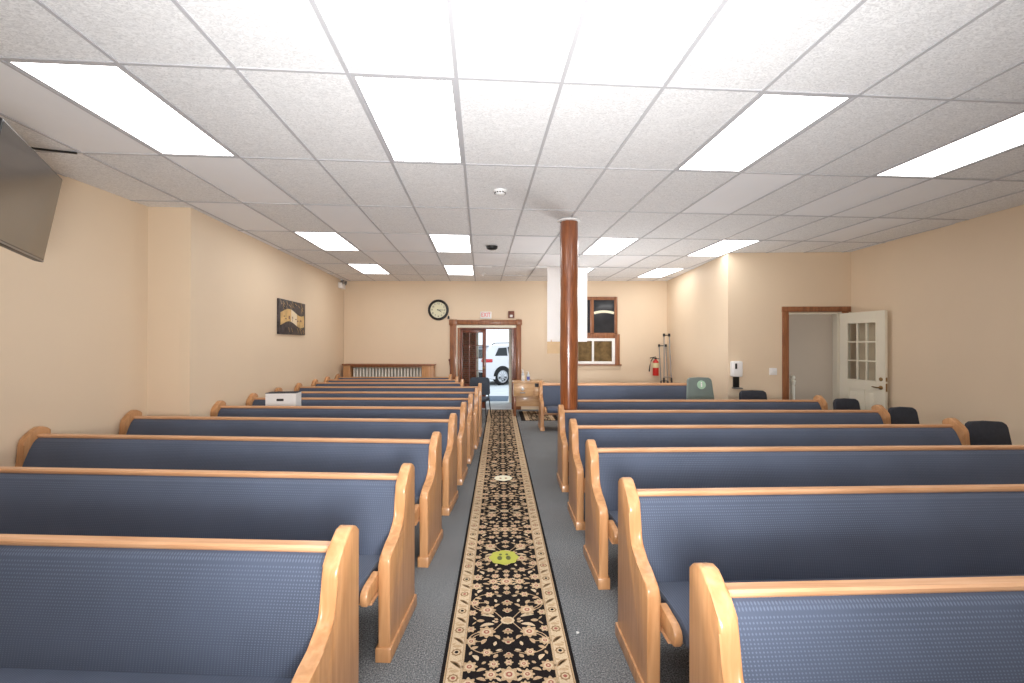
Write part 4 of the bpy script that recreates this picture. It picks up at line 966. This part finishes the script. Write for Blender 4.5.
for (x, y, s) in ((0, 0.0, 1), (2.69, 0.0, 1), (0, W, -1), (2.69, W, -1)):
    mt = Matrix.Translation((x, y + s * 0.10, 0.36)) @ Matrix.Rotation(s * PI / 2, 4, 'X')
    mb = MB(); mb.lathe([(0.23, -0.11), (0.33, -0.11), (0.36, -0.08), (0.36, 0.08), (0.33, 0.11), (0.23, 0.12)], 32, mat=mt, loop=True); wh = mb.build('wheel', M['tyre'], t)
    mb = MB(); mb.lathe([(0.205, 0.06), (0.235, 0.06), (0.25, 0.122), (0.215, 0.118)], 32, mat=mt, loop=True)
    for k in range(10): mb.box(0.03, 0.215, -0.018, 0.018, 0.085, 0.11, 0.004, mat=mt @ Matrix.Rotation(2 * PI * k / 10, 4, 'Z'))
    mb.lathe([(0, 0.07), (0.06, 0.07), (0.055, 0.115), (0, 0.12)], 20, mat=mt); mb.build('alloy_rim', M['alloy'], wh)

# ------------------------------------------------------------------ world, lights, camera
w = bpy.data.worlds.new('daylight'); bpy.context.scene.world = w; w.use_nodes = True
bg = w.node_tree.nodes['Background']; bg.inputs['Color'].default_value = (0.86, 0.93, 1.0, 1); bg.inputs['Strength'].default_value = 1.5

def flash(name, kind, energy, loc, aim, size, **kw):
    l = bpy.data.lights.new(name, kind); l.energy = energy
    if kind == 'AREA': l.shape = 'DISK'; l.size = size
    else: l.shadow_soft_size = size
    for k, v in kw.items(): setattr(l, k, v)
    o = bpy.data.objects.new(name, l); COL.objects.link(o); o.location = loc
    o.rotation_euler = Vector(aim).to_track_quat('-Z', 'Y').to_euler()
flash('bounce_flash', 'AREA', 112, (0.1, -0.5, 1.3), (0.0, 0.55, 1.0), 0.8)      # the photographer's flash turned up at the ceiling
flash('forward_flash', 'SPOT', 680, (0.15, -0.2, 1.30), (0.02, 1.0, 0.30), 0.35, spot_size=math.radians(110), spot_blend=1.0)  # spot added at the camera to reach the far ceiling and rear wall
flash('rear_fill', 'AREA', 38, (2.3, 7.1, 0.45), (-0.2, 0.0, 1.0), 0.8)          # added light hidden behind the pews to brighten the far ceiling
flash('rear_corner_fill', 'AREA', 16, (3.0, 9.25, 0.5), (-0.35, -0.2, 1.0), 0.6)  # another added light, hidden behind the lone pew, lifts the far ceiling

cd = bpy.data.cameras.new('camera'); cam = bpy.data.objects.new('camera', cd); COL.objects.link(cam)
cd.sensor_fit = 'HORIZONTAL'; cd.sensor_width = 36.0; cd.lens = 441.24 / 1024 * 36.0; cd.clip_start = 0.05
yaw, pitch, roll = 0.0697, 0.0048, 0.0019
f = Vector((math.sin(yaw) * math.cos(pitch), math.cos(yaw) * math.cos(pitch), math.sin(pitch)))
r = Vector((math.cos(yaw), -math.sin(yaw), 0)); u = r.cross(f)
r2 = r * math.cos(roll) + u * math.sin(roll); u2 = u * math.cos(roll) - r * math.sin(roll)
cam.matrix_world = Matrix.Translation((0, 0, 1.6)) @ Matrix((r2.to_4d(), u2.to_4d(), (-f).to_4d(), (0, 0, 0, 1))).transposed().to_3x3().to_4x4()
sc = bpy.context.scene; sc.camera = cam
sc.view_settings.view_transform = 'Standard'; sc.view_settings.look = 'None'; sc.view_settings.gamma = 1.0; sc.view_settings.exposure = 0.0
sc.view_settings.use_curve_mapping = False
sc.cycles.use_denoising = True
sc.cycles.max_bounces = 10; sc.cycles.diffuse_bounces = 6; sc.cycles.sample_clamp_indirect = 6.0
